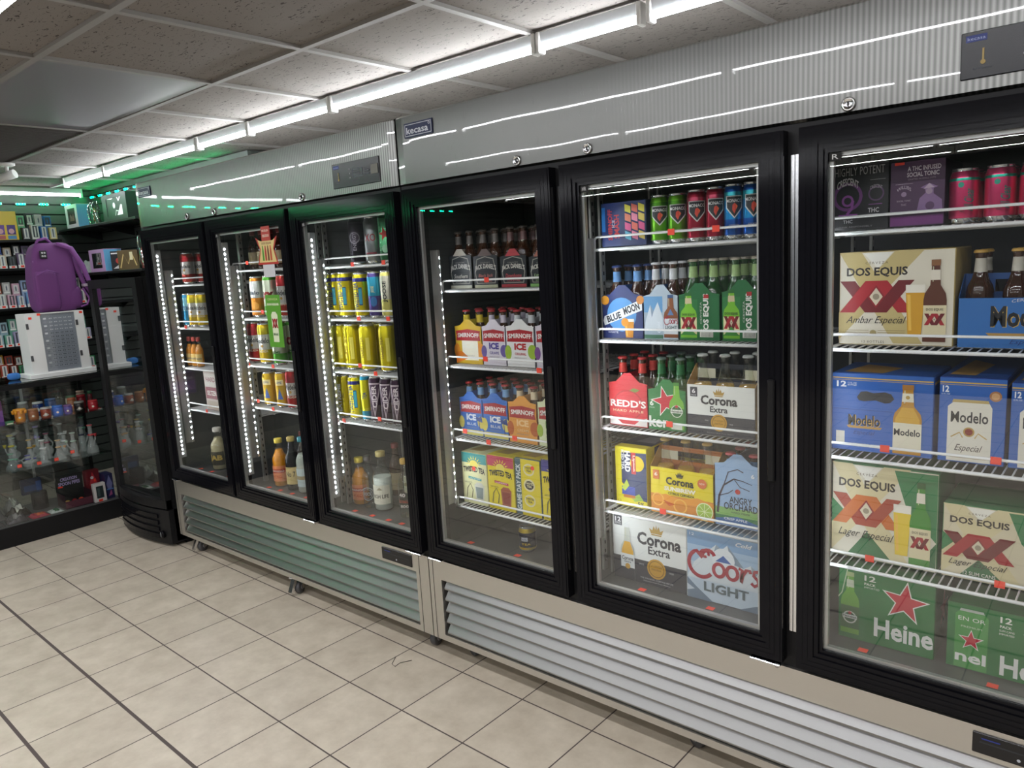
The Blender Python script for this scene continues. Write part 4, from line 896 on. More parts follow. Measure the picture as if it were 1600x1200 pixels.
        P.D(.48, .27, .12, 'C8962A').D(.48, .27, .10, '8A6418', r0=.9).T('LA CERVEZA', .48, .31, .14, .03, '6A4A10').T('MAS FINA', .48, .25, .12, .03, '6A4A10').T('SINCE', .30, .30, .05, .025, 'C8C8C8').T('1925', .66, .26, .05, .025, 'C8C8C8').T('Imported Beer from Mexico', .5, .06, .4, .025, 'B8B8BC', shear=.3)
    elif kind == 'sunbrew6':
        P.R(.005, .005, .995, .42, 'D88A2E').P([(.0, .34), (.25, .44), (.5, .36), (.75, .46), (1, .38), (1, .30), (0, .24)], 'E89A30').D(.48, .22, .11, 'F0B850', r0=.8).D(.12, .3, .10, 'F0B850', r0=.8).P([(.2, .3), (.4, .24), (.3, .18)], 'C85A20').D(.86, .2, .13, 'E8F0C0', ry=.13).D(.86, .2, .115, 'A8C850', ry=.115)
        for i in range(8): a = i * PI / 4; P.L([(.86, .2), (.86 + .11 * math.cos(a), .2 + .11 * math.sin(a) * P.w / P.h)], .008, 'E8F0C0')
        crown(P, .48, .90, .13, '3A3A28'); P.T('Corona', .48, .74, .44, .17, '2A2A24', bold=.03).T('SUNBREW', .48, .57, .5, .095, 'F6F0D8', bold=.05).T('CITRUS CERVEZA', .50, .47, .42, .05, '2A2A24', bold=.02).R(.05, .74, .15, .94, 'D87A3A').T('6', .10, .85, .05, .08, 'F0E8D8', bold=.02).D(.83, .78, .07, 'D8703A').T('NEW', .83, .78, .08, .04, 'F0E8D8')
    elif kind == 'modelo6':
        P.T('Modelo', .60, .62, .60, .42, 'D8B050', bold=.04).T('Modelo', .595, .63, .60, .42, '16181E', bold=.03).P([(.26, .30), (.92, .30), (.88, .22), (.30, .22)], 'B8904A').T('Especial', .62, .12, .3, .12, '1A3A7A', shear=.4).T('CERVEZA', .6, .93, .25, .06, 'D8DCE8', arc=.5)
    elif kind == 'orchard6':
        P.R(.01, .01, .99, .2, '3A7A4A').R(.01, .17, .99, .30, '8AB86A').P([(.01, .1), (.5, .17), (.99, .08), (.99, .01), (.01, .01)], '3A6AA8').L([(.06, .2), (.10, .48), (.20, .66), (.42, .78), (.62, .76), (.80, .72)], .035, '3A3040', [1.5, 1.3, 1, .8, .5, .3]).L([(.2, .66), (.3, .88), (.5, .94), (.62, .9)], .02, '3A3040').L([(.42, .78), (.55, .66), (.75, .62)], .016, '3A3040').L([(.1, .48), (.3, .54), (.4, .60)], .016, '3A3040')
        P.D(.50, .58, .055, 'C8403A').T('ANGRY', .56, .44, .48, .105, '20242E', bold=.01).T('ORCHARD', .56, .33, .72, .115, '20242E', bold=.01).T('HARD CIDER', .56, .235, .4, .03, '20242E').T('CRISP APPLE', .45, .12, .5, .04, 'E0E8F0', bold=.02).T('6', .82, .86, .07, .07, 'F0F4F8', bold=.03)
    elif kind.startswith('jd'):
        sub, c2 = {'jd_s': ('Southern', 'C8C4BC'), 'jd_b': ('Black Jack', 'B8706A'), 'jd_r': ('Downhome', 'C84A54'), 'jd_g': ('Lynchburg', 'A8C890')}[kind]
        bottom = {'jd_s': 'C8C8B8', 'jd_b': 'C0C4A8', 'jd_r': 'B03A44', 'jd_g': '8AC070'}[kind]
        P.P([(.12, .14), (.88, .14), (.94, .5), (.84, .92), (.5, 1.0), (.16, .92), (.06, .5)], '9A9890').P([(.145, .165), (.855, .165), (.91, .5), (.82, .895), (.5, .97), (.18, .895), (.09, .5)], '1C2028').T('JACK DANIEL\'S', .5, .60, .86, .20, 'DCD8D0', bold=.02, arc=.35).T(sub, .5, .38, .6, .13, c2, bold=.01, shear=.2).T('COCKTAIL', .5, .22, .5, .06, c2).R(.03, .0, .97, .10, bottom).T('COUNTRY', .5, .80, .4, .04, '9A9890')
        mb.prism([(w / 2 - .035, hf + .001), (w / 2 + .035, hf + .001), (w / 2 + .012, hf + pk), (w / 2 - .012, hf + pk)], -.0008, -.0001, H)
    elif kind.startswith('si'):
        ic, fl, lab = {'si_y': ('F0F0E0', 'E0902A', 'MANGO'), 'si_p': ('4A3A90', '6A5A9A', 'GRAPE'), 'si_w': ('B82A30', '9AB83A', 'ORIGINAL'), 'si_m': ('8A3A90', '7A4A90', 'BERRY'), 'si_b': ('F0F4F8', 'E0D060', 'BLUE'), 'si_o': ('F0C890', 'B85A20', 'CREAM'), 'si_l': ('4A8A30', '9AB83A', 'LIME')}[kind]
        P.D(.92, .38, .16, fl, ry=.2).D(.06, .35, .12, fl, ry=.2)
        if kind == 'si_y': P.P([(.25, .1), (.85, .1), (.85, .8), (.25, .8)], 'F0ECD8').P([(.0, 0), (.5, .16), (.22, .34), (.0, .3)], 'E07A20')
        if kind == 'si_b': P.R(.02, .02, .98, .16, 'D8D070').L([(.85, .15), (.82, .5)], .03, '1A3A80').P([(.82, .5), (.6, .56), (.75, .42), (.98, .38), (.95, .56)], '1A3A80')
        P.P([(.04, .62), (.96, .62), (.93, .76), (.96, .88), (.5, .93), (.04, .88), (.07, .76)], 'A81C28').T('SMIRNOFF', .5, .755, .80, .12, 'F0ECE8', bold=.03, arc=.15).T('ICE', .5, .50, .42, .17, ic, bold=.05).T(lab, .5, .32, .40, .07, ic if kind not in ('si_b',) else 'E8ECF0', bold=.01).T('PREMIUM MALT', .5, .22, .44, .03, '8A8A8A')
    Q.R(.02, .02, .98, .9, sd)
    mb.build('carrier', root, fix=False)
    bm_ = None; sx, sy = w / nx, d / ny; rb = min(.0300, sx * .46, sy * .46)
    b0 = MB(); c = bottle_mb(b0, 0, 0, 0, hb, rb, gl, None, ink(nk) if nk else None, ink(bl) if bl else None, L_BEER if gl == MATS.get('clear_bottle_glass') else None, .66); me = b0.mesh('bottle')
    k0 = MB(); cap_mb(k0, c, ink(cp, .3)); km = k0.mesh('bottle_cap')
    for j in range(ny):
        for i in range(nx):
            q = link('bottle', me, root, (sx * (i + .5), sy * (j + .5), .002)); link('bottle_cap', km, q)
    return root, d

# ---- loose bottles --------------------------------------------------
def loose_bottle(kind, h, r):
    root = empty('glass_bottle'); glc = thin_glass('clear_bottle_glass', (.96, .98, .94), 1.6)
    spec = {'bmango': (glc, L_MANGO, 'D8C040', 'E89060', .8), 'bdark': (glc, None, '3A3638', None, 0), 'blife': (glc, L_ICE, 'B8A868', 'E8E4D0', .3), 'bclear': (glc, None, 'C0B080', 'D8D4B8', 0), 'bforty': (glc, None, 'C8A040', None, 0),
            'bblack': (mat('black_bottle_glass', (.01, .01, .012), .08), None, 'C8B060', 'D8C080', 0), 'bteal': (glc, L_ICE, '3A9AA8', 'C8D8D8', .7), 'bsmall': (glc, L_MANGO, 'A83A30', 'E0C070', .8), 'bcream': (glc, L_CREAM, 'D8D4C8', '3A3428', .8), 'bbrown': (G_BROWN, None, '8A3A38', 'A89878', 0)}[kind]
    gl, lq, cp, lb, lv = spec; mb = MB()
    c = bottle_mb(mb, 0, 0, 0, h, r, gl, None, None, None, lq, lv, 20); mb.build('bottle_body', root, fix=False)
    mb = MB(); x, y, z, rr = c; mb.lathe([(rr, -.016), (rr * 1.05, -.014), (rr * 1.05, .006), (rr * .9, .008), (0, .008)], (x, y, z), ink(cp, .35), 16); mb.build('bottle_cap', root, fix=False)
    mb = MB(); P = Print(mb, r * 2.3, h * .32, cyl=((0, 0), r + .0003, FACE, h * .12))
    if lb: P.R(0, 0, 1, 1, lb)
    if kind == 'bmango': P.R(0, .55, 1, .8, 'C84A38').T('MANGO', .5, .67, .8, .14, 'F0E8D8', bold=.02).T('ICED', .5, .3, .5, .2, 'D8603A', bold=.02)
    elif kind == 'bdark': P.D(.5, .5, .42, 'A8A8A4', r0=.86).D(.5, .5, .3, 'A8A8A4', r0=.9).T('ROCK', .5, .5, .5, .2, 'B8B8B4', bold=.02)
    elif kind == 'blife': P.T('HIGH LIFE', .5, .42, .84, .2, '4A4A38', bold=.02).P([(.35, .75), (.65, .75), (.5, .9)], 'A8A080')
    elif kind == 'bforty': P.T('40', .4, .85, .4, .2, 'E0D8D0', bold=.03).T('OLD ENGLISH', .5, .5, .8, .14, 'C85A40', bold=.02).T('800', .5, .25, .5, .16, 'E0D8D0', bold=.02)
    elif kind == 'bblack': P.T('No 7', .5, .6, .6, .3, '3A3020', bold=.02)
    elif kind == 'bcream': P.T('JAB', .5, .5, .8, .5, 'C8A850', bold=.05)
    else: P.R(.1, .4, .9, .6, 'A89870')
    mb.build('bottle_label', root, fix=False)
    return root

ITEMS = [(6,0,'tonic_black',1.468,1.610,0.165,0.145), (6,0,'tonic_purple',1.613,1.731,0.153,0.145), (6,0,'pink',1.734,1.796,0.124,0.145),
 (6,0,'pink',1.805,1.867,0.125,0.145), (6,0,'pink',1.872,1.934,0.124,0.145), (6,1,'ambar12',1.484,1.751,0.239,0.190),
 (6,1,'modelo6',1.759,1.987,0.118,0.190), (6,2,'modelo12',1.469,1.715,0.211,0.190), (6,2,'modcan12',1.726,1.868,0.214,0.190),
 (6,2,'modcan12',1.876,2.011,0.208,0.190), (6,3,'lager12',1.473,1.734,0.266,0.190), (6,3,'slim12',1.744,1.978,0.194,0.190),
 (6,4,'hein12',1.501,1.740,0.212,0.165), (6,4,'hein12can',1.767,1.992,0.175,0.165), (5,0,'smash',0.776,0.936,0.135,0.145),
 (5,0,'rgreen',0.939,0.995,0.143,0.145), (5,0,'rgreen',0.999,1.055,0.144,0.145), (5,0,'rred',1.060,1.116,0.147,0.145),
 (5,0,'rred',1.121,1.173,0.149,0.145), (5,0,'rblue',1.176,1.228,0.151,0.145), (5,0,'rblue',1.231,1.283,0.149,0.145),
 (5,1,'bluemoon6',0.754,0.905,0.135,0.165), (5,1,'coors6',0.907,1.026,0.133,0.165), (5,1,'dos6',1.029,1.160,0.135,0.165),
 (5,1,'dos6',1.166,1.288,0.141,0.165), (5,2,'redd6',0.767,0.912,0.141,0.165), (5,2,'hein6',0.914,1.046,0.128,0.165),
 (5,2,'corona6',1.050,1.265,0.153,0.165), (5,3,'lipton12',0.766,0.887,0.206,0.190), (5,3,'sunbrew6',0.900,1.121,0.153,0.190),
 (5,3,'orchard6',1.125,1.273,0.194,0.190), (5,4,'corona12',0.765,1.042,0.231,0.160), (5,4,'coors12',1.042,1.303,0.224,0.160),
 (4,0,'jd_s',0.051,0.169,0.122,0.180), (4,0,'jd_b',0.177,0.298,0.116,0.180), (4,0,'jd_r',0.310,0.433,0.110,0.180),
 (4,0,'jd_g',0.444,0.559,0.103,0.180), (4,1,'si_y',0.057,0.196,0.144,0.180), (4,1,'si_p',0.199,0.315,0.145,0.180),
 (4,1,'si_w',0.318,0.450,0.147,0.180), (4,1,'si_m',0.456,0.572,0.149,0.180), (4,2,'si_b',0.055,0.176,0.150,0.180),
 (4,2,'si_b',0.177,0.305,0.152,0.180), (4,2,'si_o',0.308,0.443,0.151,0.180), (4,2,'si_l',0.449,0.567,0.161,0.180),
 (4,3,'tt_h',0.059,0.192,0.210,0.165), (4,3,'tt_r',0.197,0.331,0.215,0.165), (4,3,'tt_g',0.337,0.457,0.220,0.165),
 (4,3,'tt_r2',0.463,0.588,0.232,0.165), (4,4,'cola',0.332,0.398,0.099,0.150), (3,0,'cdark',-0.522,-0.448,0.199,0.140),
 (3,0,'csilv',-0.420,-0.346,0.191,0.140), (3,0,'cheart',-0.326,-0.252,0.201,0.140), (3,1,'ytwist',-0.709,-0.637,0.198,0.140),
 (3,1,'ytwist',-0.634,-0.562,0.195,0.140), (3,1,'ytwist',-0.524,-0.452,0.192,0.140), (3,1,'joose_p',-0.425,-0.357,0.194,0.140),
 (3,1,'joose_y',-0.342,-0.274,0.196,0.140), (3,2,'yplain',-0.709,-0.635,0.203,0.140), (3,2,'yplain',-0.624,-0.550,0.204,0.140),
 (3,2,'yplain',-0.514,-0.440,0.205,0.140), (3,2,'yplain',-0.382,-0.308,0.206,0.140), (3,3,'yext',-0.709,-0.637,0.199,0.140),
 (3,3,'ytwist',-0.625,-0.553,0.204,0.140), (3,3,'ynarrow',-0.531,-0.479,0.208,0.140), (3,3,'pcider',-0.476,-0.408,0.204,0.140),
 (3,3,'pcider',-0.403,-0.335,0.204,0.140), (3,3,'pcider',-0.333,-0.265,0.204,0.140), (3,4,'bmango',-0.706,-0.626,0.226,0.170),
 (3,4,'bdark',-0.622,-0.556,0.247,0.170), (3,4,'blife',-0.550,-0.464,0.277,0.170), (3,4,'bclear',-0.430,-0.354,0.270,0.270),
 (3,4,'bforty',-0.372,-0.304,0.266,0.170), (2,1,'corange',-1.352,-1.280,0.202,0.140), (2,1,'cxx',-1.233,-1.161,0.204,0.140),
 (2,1,'cred',-1.112,-1.040,0.207,0.140), (2,2,'chred',-1.424,-1.352,0.210,0.140), (2,2,'chyel',-1.328,-1.256,0.205,0.140),
 (2,2,'cxx',-1.204,-1.132,0.213,0.140), (2,3,'yplain2',-1.329,-1.261,0.174,0.140), (2,3,'yplain2',-1.212,-1.144,0.180,0.140),
 (2,3,'chred',-1.120,-1.048,0.195,0.140), (2,4,'bmango',-1.326,-1.246,0.256,0.140), (2,4,'bblack',-1.203,-1.127,0.279,0.140),
 (2,4,'bteal',-1.106,-1.034,0.289,0.140), (1,0,'cred',-2.039,-1.967,0.171,0.140), (1,1,'cblue',-2.094,-2.026,0.185,0.140),
 (1,1,'chyel',-2.020,-1.948,0.184,0.140), (1,1,'chyel',-1.925,-1.853,0.182,0.140), (1,2,'bsmall',-2.094,-2.050,0.168,0.140),
 (1,2,'bsmall',-2.040,-1.996,0.169,0.140), (1,2,'bsmall',-1.985,-1.941,0.171,0.140), (1,3,'carton',-1.908,-1.764,0.219,0.140),
 (1,4,'bcream',-1.968,-1.878,0.246,0.140)]
ORD = ['first', 'second', 'third', 'fourth', 'fifth', 'sixth', 'seventh', 'eighth']
SHN = ['top shelf', 'second shelf', 'third shelf', 'fourth shelf', 'cooler floor']
LOOK = {'tonic_black': 'black seltzer carton with purple ring emblem', 'tonic_purple': 'purple tonic carton with bearded hat figure', 'pink': 'pink slim can with green lid band', 'ambar12': 'cream twelve-pack beer carton with red crossed letters',
 'modelo6': 'blue open six-pack of gold-necked beer bottles', 'modelo12': 'blue twelve-bottle carton with cut-out handle', 'modcan12': 'blue twelve-can carton showing one white can', 'lager12': 'tall cream and green twelve-pack with orange crossed letters', 'slim12': 'low cream and green slim-can carton with red letters',
 'hein12': 'green twelve-bottle carton with large red star', 'hein12can': 'low green twelve-can carton with printed can', 'smash': 'dark blue variety box with red upright lettering', 'rgreen': 'lime green can with rooster shield', 'rred': 'crimson can with rooster shield', 'rblue': 'blue can with rooster shield',
 'bluemoon6': 'navy six-pack with white banner and beer glass', 'coors6': 'silver-blue mountain six-pack with red script', 'dos6': 'green six-pack with printed lime bottle', 'redd6': 'red apple six-pack with white lettering', 'hein6': 'green six-pack with tilted red star', 'corona6': 'white and navy six-pack of clear bottles',
 'lipton12': 'navy and yellow iced tea carton', 'sunbrew6': 'yellow and orange citrus six-pack', 'orchard6': 'pale blue six-pack with gnarled tree', 'corona12': 'white and charcoal twelve-pack with gold medallion', 'coors12': 'icy blue twelve-pack with red script and mountains',
 'jd_s': 'black cocktail six-pack with cream gable top', 'jd_b': 'black cocktail six-pack with brown gable top', 'jd_r': 'black cocktail six-pack with red gable top', 'jd_g': 'black cocktail six-pack with green foot', 'si_y': 'yellow gable six-pack with red banner', 'si_p': 'pale lilac gable six-pack with red banner',
 'si_w': 'white gable six-pack with red banner', 'si_m': 'lilac and purple gable six-pack with red banner', 'si_b': 'blue gable six-pack with palm tree', 'si_o': 'orange gable six-pack with red banner', 'si_l': 'pale green gable six-pack with red banner', 'tt_h': 'pale yellow tea carton with teal top band',
 'tt_r': 'yellow tea carton with raspberry top band', 'tt_g': 'yellow tea carton with grey-teal upright panel', 'tt_r2': 'yellow tea carton with violet top band', 'cola': 'lone navy can with gold foot', 'cdark': 'tall charcoal can with ring emblem', 'csilv': 'tall silver can with red letters', 'cheart': 'tall mint can with red star',
 'ytwist': 'tall yellow can with navy panel', 'joose_p': 'tall violet and teal can', 'joose_y': 'tall pale yellow can with dark lettering', 'yplain': 'tall plain yellow can', 'yplain2': 'short amber-yellow can with blue triangle', 'yext': 'mustard can with white upright lettering', 'ynarrow': 'thin yellow can with blue foot',
 'pcider': 'dark plum can with pale wedge', 'bmango': 'orange mango bottle with yellow cap', 'bdark': 'clear bottle with round etched emblem', 'blife': 'clear bottle with cream label', 'bclear': 'clear bottle with tan band', 'bforty': 'clear forty-ounce bottle with red lettering', 'corange': 'white and orange can', 'cxx': 'green and cream can with red crossed letters',
 'cred': 'red and silver can', 'chred': 'red-ended silver beer can', 'chyel': 'yellow-ended silver beer can', 'bblack': 'black bottle with pale label', 'bteal': 'frosted bottle with teal cap', 'cblue': 'pale blue can', 'bsmall': 'small amber bottle with red cap', 'carton': 'pale carton with maroon band', 'bcream': 'cream bottle with dark label', 'bbrown': 'brown bottle with tan label'}
DOORN = {i: ORD[i - 1] + ' door' for i in range(1, 7)}
CANS = ('pink', 'rgreen', 'rred', 'rblue', 'cola', 'cdark', 'csilv', 'cheart', 'ytwist', 'joose_p', 'joose_y', 'yplain', 'yplain2', 'yext', 'ynarrow', 'pcider', 'corange', 'cxx', 'cred', 'chred', 'chyel', 'cblue')
CACHE = {}; SEEN = {}
def item_label(kind, d, s, row=0):
    k = (kind, d, s, row); SEEN[k] = SEEN.get(k, 0) + 1
    return k, SEEN[k]
PLACED = []
def place(kind, d, s, x0, x1, h, y, row=0):
    z = SHELF[d][s] + .0075 if s < 4 else .4685
    w = x1 - x0; g = None
    if kind in CANS:
        key = (kind, round(w, 3), round(h, 2))
        if key not in CACHE: CACHE[key] = can_mesh(kind, w / 2, h)
        o = link('drink_can', CACHE[key], None, ((x0 + x1) / 2, y + w / 2, z)); cat = 'can'
    elif kind in SIX:
        key = (kind, round(w, 3))
        if key in CACHE: o = copy_tree(CACHE[key][0]); dd = CACHE[key][1]
        else: o, dd = six_pack(kind, w, h, 0); CACHE[key] = (o, dd)
        o.location = (x0, y, z); cat = 'six-pack'
    elif kind.startswith('b') and len(kind) > 3 and not kind.startswith('bluem'):
        key = (kind, round(w, 2), round(h, 2))
        if key in CACHE: o = copy_tree(CACHE[key])
        else: o = loose_bottle(kind, h, w / 2); CACHE[key] = o
        o.location = ((x0 + x1) / 2, y + w / 2, z); cat = 'bottle'
    else:
        dep = {'tonic_black': .2, 'tonic_purple': .2, 'smash': .13, 'lipton12': .26, 'hein12can': .2, 'slim12': .2, 'modcan12': .38}.get(kind, .2 if not kind.startswith('tt') else .34)
        o = link('drink_carton', carton_mesh(kind, w, h, dep), None, (x0, y, z)); cat = 'carton'
    PLACED.append((o, kind, d, s, row, cat)); return o
for t in ITEMS: place(t[2], t[0], t[1], *t[3:])
# stock standing behind the front row
for t in ITEMS:
    d, s, kind, x0, x1, h, y = t
    if kind in CANS and kind != 'cola':
        for q in (1, 2): place(kind, d, s, x0, x1, h, y + (x1 - x0 + .006) * q, q)
for x, kd in ((-.62, 'bbrown'), (-.52, 'bclear'), (-.44, 'bbrown'), (-.25, 'bclear'), (-.16, 'bbrown')): place(kd, 3, 4, x - .035, x + .035, .26, .36, 3)
for x in (-1.33, -1.24, -1.15, -1.06, -.97): place('bbrown', 2, 4, x - .033, x + .033, .25, .32, 3)
for x in (-1.36, -1.28, -1.20, -1.12, -1.04): place('bbrown', 2, 0, x - .028, x + .028, .19, .18, 0)
for i, x in enumerate((1.50, 1.50)):
    pass
cnt = {}
for o, kind, d, s, row, cat in PLACED: cnt[(kind, d, s, row)] = cnt.get((kind, d, s, row), 0) + 1
num = {}
for o, kind, d, s, row, cat in PLACED:
    k = (kind, d, s, row); num[k] = num.get(k, 0) + 1
    w = [LOOK[kind]] + (['%s row' % ORD[row]] if row in (1, 2) else ['rearmost'] if row == 3 else [])
    if cnt[k] > 1: w.append('%s of %s' % (ORD[num[k] - 1], ['', '', 'two', 'three', 'four', 'five', 'six'][cnt[k]]))
    l = ', '.join(w + ['%s, %s' % (SHN[s], DOORN[d])])
    tag(o, l, cat, 'drinks on the %s behind the %s' % (SHN[s], DOORN[d]))
# ------------------------------------------------------------------ slim black fridge
def slim_fridge():
    r = empty('slim_fridge', (-2.535, .2, 0)); x0, x1, y0, y1, H = -.335, .335, -.24, .30, 1.585
    mb = MB(); t = .03
    mb.box(x0, y0 + .045, .03, x0 + t, y1, H, M_BLACKM); mb.box(x1 - t, y0 + .045, .03, x1, y1, H, M_BLACKM); mb.box(x0 + t, y1 - t, .03, x1 - t, y1, H, M_BLACKM)
    mb.box(x0 + t, y0 + .045, H - .06, x1 - t, y1 - t, H, M_BLACKM); mb.box(x0 + t, y0 + .045, .03, x1 - t, y1 - t, .25, M_BLACKM); mb.build('cabinet_body', r)
    mb = MB(); mb.box(x0 + t + .002, y1 - t - .012, .252, x1 - t - .002, y1 - t - .002, H - .062, mat('grey_back_panel', (.30, .36, .38), .3)); mb.build('back_panel', r)
    def bulge(x): return y0 - .045 * (1 - (x / x1) ** 2)
    def curved(mb, za, zb, xa, xb, off, th, m, n=14):
        xs = [xa + (xb - xa) * i / n for i in range(n + 1)]; b = len(mb.v)
        for x in xs:
            y = bulge(x) + off; mb.v += [(x, y, za), (x, y, zb), (x, y + th, zb), (x, y + th, za)]
        for i in range(n):
            for a, c in ((0, 1), (1, 2), (2, 3), (3, 0)): mb.face([b + 4 * i + a, b + 4 * i + c, b + 4 * i + 4 + c, b + 4 * i + 4 + a], m)
        mb.face([b, b + 1, b + 2, b + 3], m); mb.face([b + 4 * n + k for k in (3, 2, 1, 0)], m)
    d = empty('fridge_door', (0, 0, 0)); d.parent = r
    mb = MB(); dz0, dz1 = .235, H - .002
    mb.ring(x0 + .002, dz0, x1 - .002, dz1, .052, y0 + .004, y0 + .042, M_BLACKM); curved(mb, dz0, dz0 + .05, x0 + .002, x1 - .002, .010, .03, M_BLACKM); mb.build('door_frame', d)
    MB().box(x0 + .0545, y0 + .018, dz0 + .0525, x1 - .0545, y0 + .024, dz1 - .0525, thin_glass('teal_fridge_glass', (.60, .74, .74), 4.2)).build('glass_pane', d)
    mb = MB(); curved(mb, .018, .225, x0, x1, .012, .09, M_BLACKM); mb.box(x0 + .01, y0 + .1, .0, x1 - .01, y1 - .01, .0295, M_BLACKM)
    mb.build('base_grille', r)
    for k in range(4):
        mb = MB(); curved(mb, .052 + k * .040, .076 + k * .040, x0 + .03, x1 - .09, .003, .010, M_BLACK); mb.build('grille_rib', r)
    mb = MB(); mb.lathe([(.022, 0), (.022, -.012), (.018, -.016), (0, -.016)], (x1 - .065, bulge(x1 - .065) + .012, .075), M_BLACK, 18, 'y'); mb.box(x1 - .067, bulge(x1 - .065) - .006, .065, x1 - .063, bulge(x1 - .065) - .004, .09, ink('9AA0A4')); mb.build('thermostat_knob', r)
    for z in (.52, .78, 1.04, 1.30):
        mb = MB(); a, b, c, e = x0 + .034, x1 - .034, y0 + .09, y1 - .06
        mb.tube([(a, c, z), (b, c, z), (b, e, z), (a, e, z)], .003, M_ALU, 5, closed=True)
        for i in range(1, 18): mb.tube([(a + (b - a) * i / 18, c, z + .002), (a + (b - a) * i / 18, e, z + .002)], .0015, M_ALU, 4)
        mb.build('wire_shelf', r)
    return tag(r, 'slim empty black fridge with teal-tinted glass door and bulging ribbed base', 'fridge')
slim_fridge()

# ------------------------------------------------------------------ glass counter
CX0, CX1, CY0, CY1 = -3.56, -3.11, -1.9, .075
r = empty('glass_counter', ((CX0 + CX1) / 2, (CY0 + CY1) / 2, 0)); off = Matrix.Translation((-(CX0 + CX1) / 2, -(CY0 + CY1) / 2, 0))
mb = MB(); mb.box(CX0, CY0, 0, CX1, CY1, .125, M_BLACKM); mb.box(CX0 + .002, CY0 + .002, .1252, CX1 - .002, CY1 - .002, .128, mat('counter_deck_grey', (.10, .10, .10), .5)); mb.xform(off).build('plinth', r)
mb = MB()
mb.box(CX1 - .02, CY0, .955, CX1, CY1, .985, M_BLACKM); mb.box(CX0, CY0, .955, CX0 + .02, CY1, .985, M_BLACKM); mb.box(CX0 + .02, CY1 - .02, .955, CX1 - .02, CY1, .985, M_BLACKM); mb.box(CX0 + .02, CY0, .955, CX1 - .02, CY0 + .02, .985, M_BLACKM)
for x in (CX0, CX1 - .02):
    for y in (CY1 - .02, CY0): mb.box(x, y, .125, x + .02, y + .02, .955, M_BLACKM)
mb.box(CX0, -.30, .13, CX0 + .015, -.285, .955, M_ALU); mb.box(CX0, -1.1, .13, CX0 + .015, -1.085, .955, M_ALU)
mb.xform(off).build('black_frame', r)
for z0, z1, nm in ((.985, .993, 'glass_top'), (.737, .743, 'glass_shelf'), (.449, .455, 'glass_shelf')):
    mb = MB(); e = .0 if nm == 'glass_top' else .022; mb.box(CX0 + e, CY0 + e, z0 + .0005, CX1 - e + (.0 if e == 0 else .012), CY1 - e, z1, thin_glass('counter_glass', (.90, .96, .94), 1.4)); mb.xform(off).build(nm, r)
mb = MB(); mb.box(CX1 - .006, CY0 + .021, .13, CX1 - .002, CY1 - .021, .954, thin_glass('counter_front_glass', (.97, .98, .98), 1.0)); mb.xform(off).build('glass_front', r)
mb = MB(); mb.box(CX0 + .004, CY0 + .021, .13, CX0 + .009, CY1 - .021, .954, thin_glass('counter_back_glass', (.75, .78, .77), 2.0)); mb.xform(off).build('sliding_back', r)
tag(r, 'long glass display counter with black frame in front of the vape shelves', 'display case')

# ---- piercing display and backpack on the counter
r = empty('jewelry_display_case', (-3.28, -.135, .9935))
mb = MB(); mb.rbox(-.10, -.195, 0, .10, .195, .028, .003, M_WHITE); mb.build('base_tray', r)
mb = MB(); x0, x1, a, b = -.085, .08, -.17, .17
mb.box(x0, a, .0285, x1 - .012, b, .405, M_WHITE)
mb.box(x1 - .012, a, .0285, x1, -.085, .405, M_WHITE); mb.box(x1 - .012, .115, .0285, x1, b, .405, M_WHITE); mb.box(x1 - .012, -.085, .0285, x1, .115, .034, M_WHITE); mb.box(x1 - .012, -.085, .398, x1, .115, .405, M_WHITE); mb.build('cabinet', r)
mb = MB(); P = Print(mb, .2, .364, (x1 - .0118, -.085, .034), (0, 1, 0), (0, 0, 1), (1, 0, 0)); P.R(0, 0, 1, 1, 'A9ABB8')
for i in range(14):
    P.R(.05, .05 + i * .064, .95, .055 + i * .064, '8A8C9A')
    for j in range(6):
        if j == 0: P.R(.08, .07 + i * .064, .16, .10 + i * .064, 'D8DAE0' if i % 2 else '9A9CA8')
        else: P.D(.12 + j * .14, .085 + i * .064, .014, '2A2C3A' if i < 10 else 'E0E2E8').D(.17 + j * .14, .085 + i * .064, .014, '2A2C3A' if i < 10 else 'E0E2E8')
mb.build('stud_board', r)
MB().box(x1 - .004, -.0845, .0345, x1 - .002, .1145, .3975, M_CLEAR).build('clear_door', r)
for z in (.11, .31):
    for y in (.116, -.1695): MB().rbox(x1 - .001, y, z, x1 + .004, y + .014, z + .035, .001, M_RUBBER).build('hinge', r)
for y, z in ((-.15, .37), (-.10, .39), (.145, .385)): MB().box(x1, y, z, x1 + .0012, y + .018, z + .014, M_TAG).build('price_sticker', r)
tag(r, 'white countertop display cabinet of piercing studs under the purple backpack', 'display cabinet')

def blob(mb, c, s, m, e=.5, nu=28, nv=18, f=None):
    def pw(x, k): return math.copysign(abs(x) ** k, x)
    def g(u, v):
        a, b = 2 * PI * u, PI * (v - .5)
        p = Vector((pw(math.cos(b), e) * pw(math.cos(a), e), pw(math.cos(b), e) * pw(math.sin(a), e), pw(math.sin(b), e)))
        p = Vector((c[0] + s[0] * p.x, c[1] + s[1] * p.y, c[2] + s[2] * p.z))
        return f(p) if f else p
    mb.grid(g, nu, nv, m); return mb
M_PURP = mat('purple_backpack_cloth', srgb(100, 48, 108), .75, bump=((300, 300, 300), .25, .001)); M_PURPD = mat('purple_strap_webbing', srgb(120, 66, 132), .7)
M_ZIP = mat('lilac_zip', srgb(170, 130, 185), .5)
r = empty('backpack', (-3.30, -.085, 1.4))
def bag_shape(p):
    t = max(0, (p.z - .25) / .19); p = Vector((p.x * (1 - .25 * t), p.y * (1 - .12 * t * t) + .02 * t, max(p.z, .0))); return p
mb = blob(MB(), (0, -.005, .215), (.088, .128, .220), M_PURP, .30, 48, 30, bag_shape); mb.build('main_body', r)
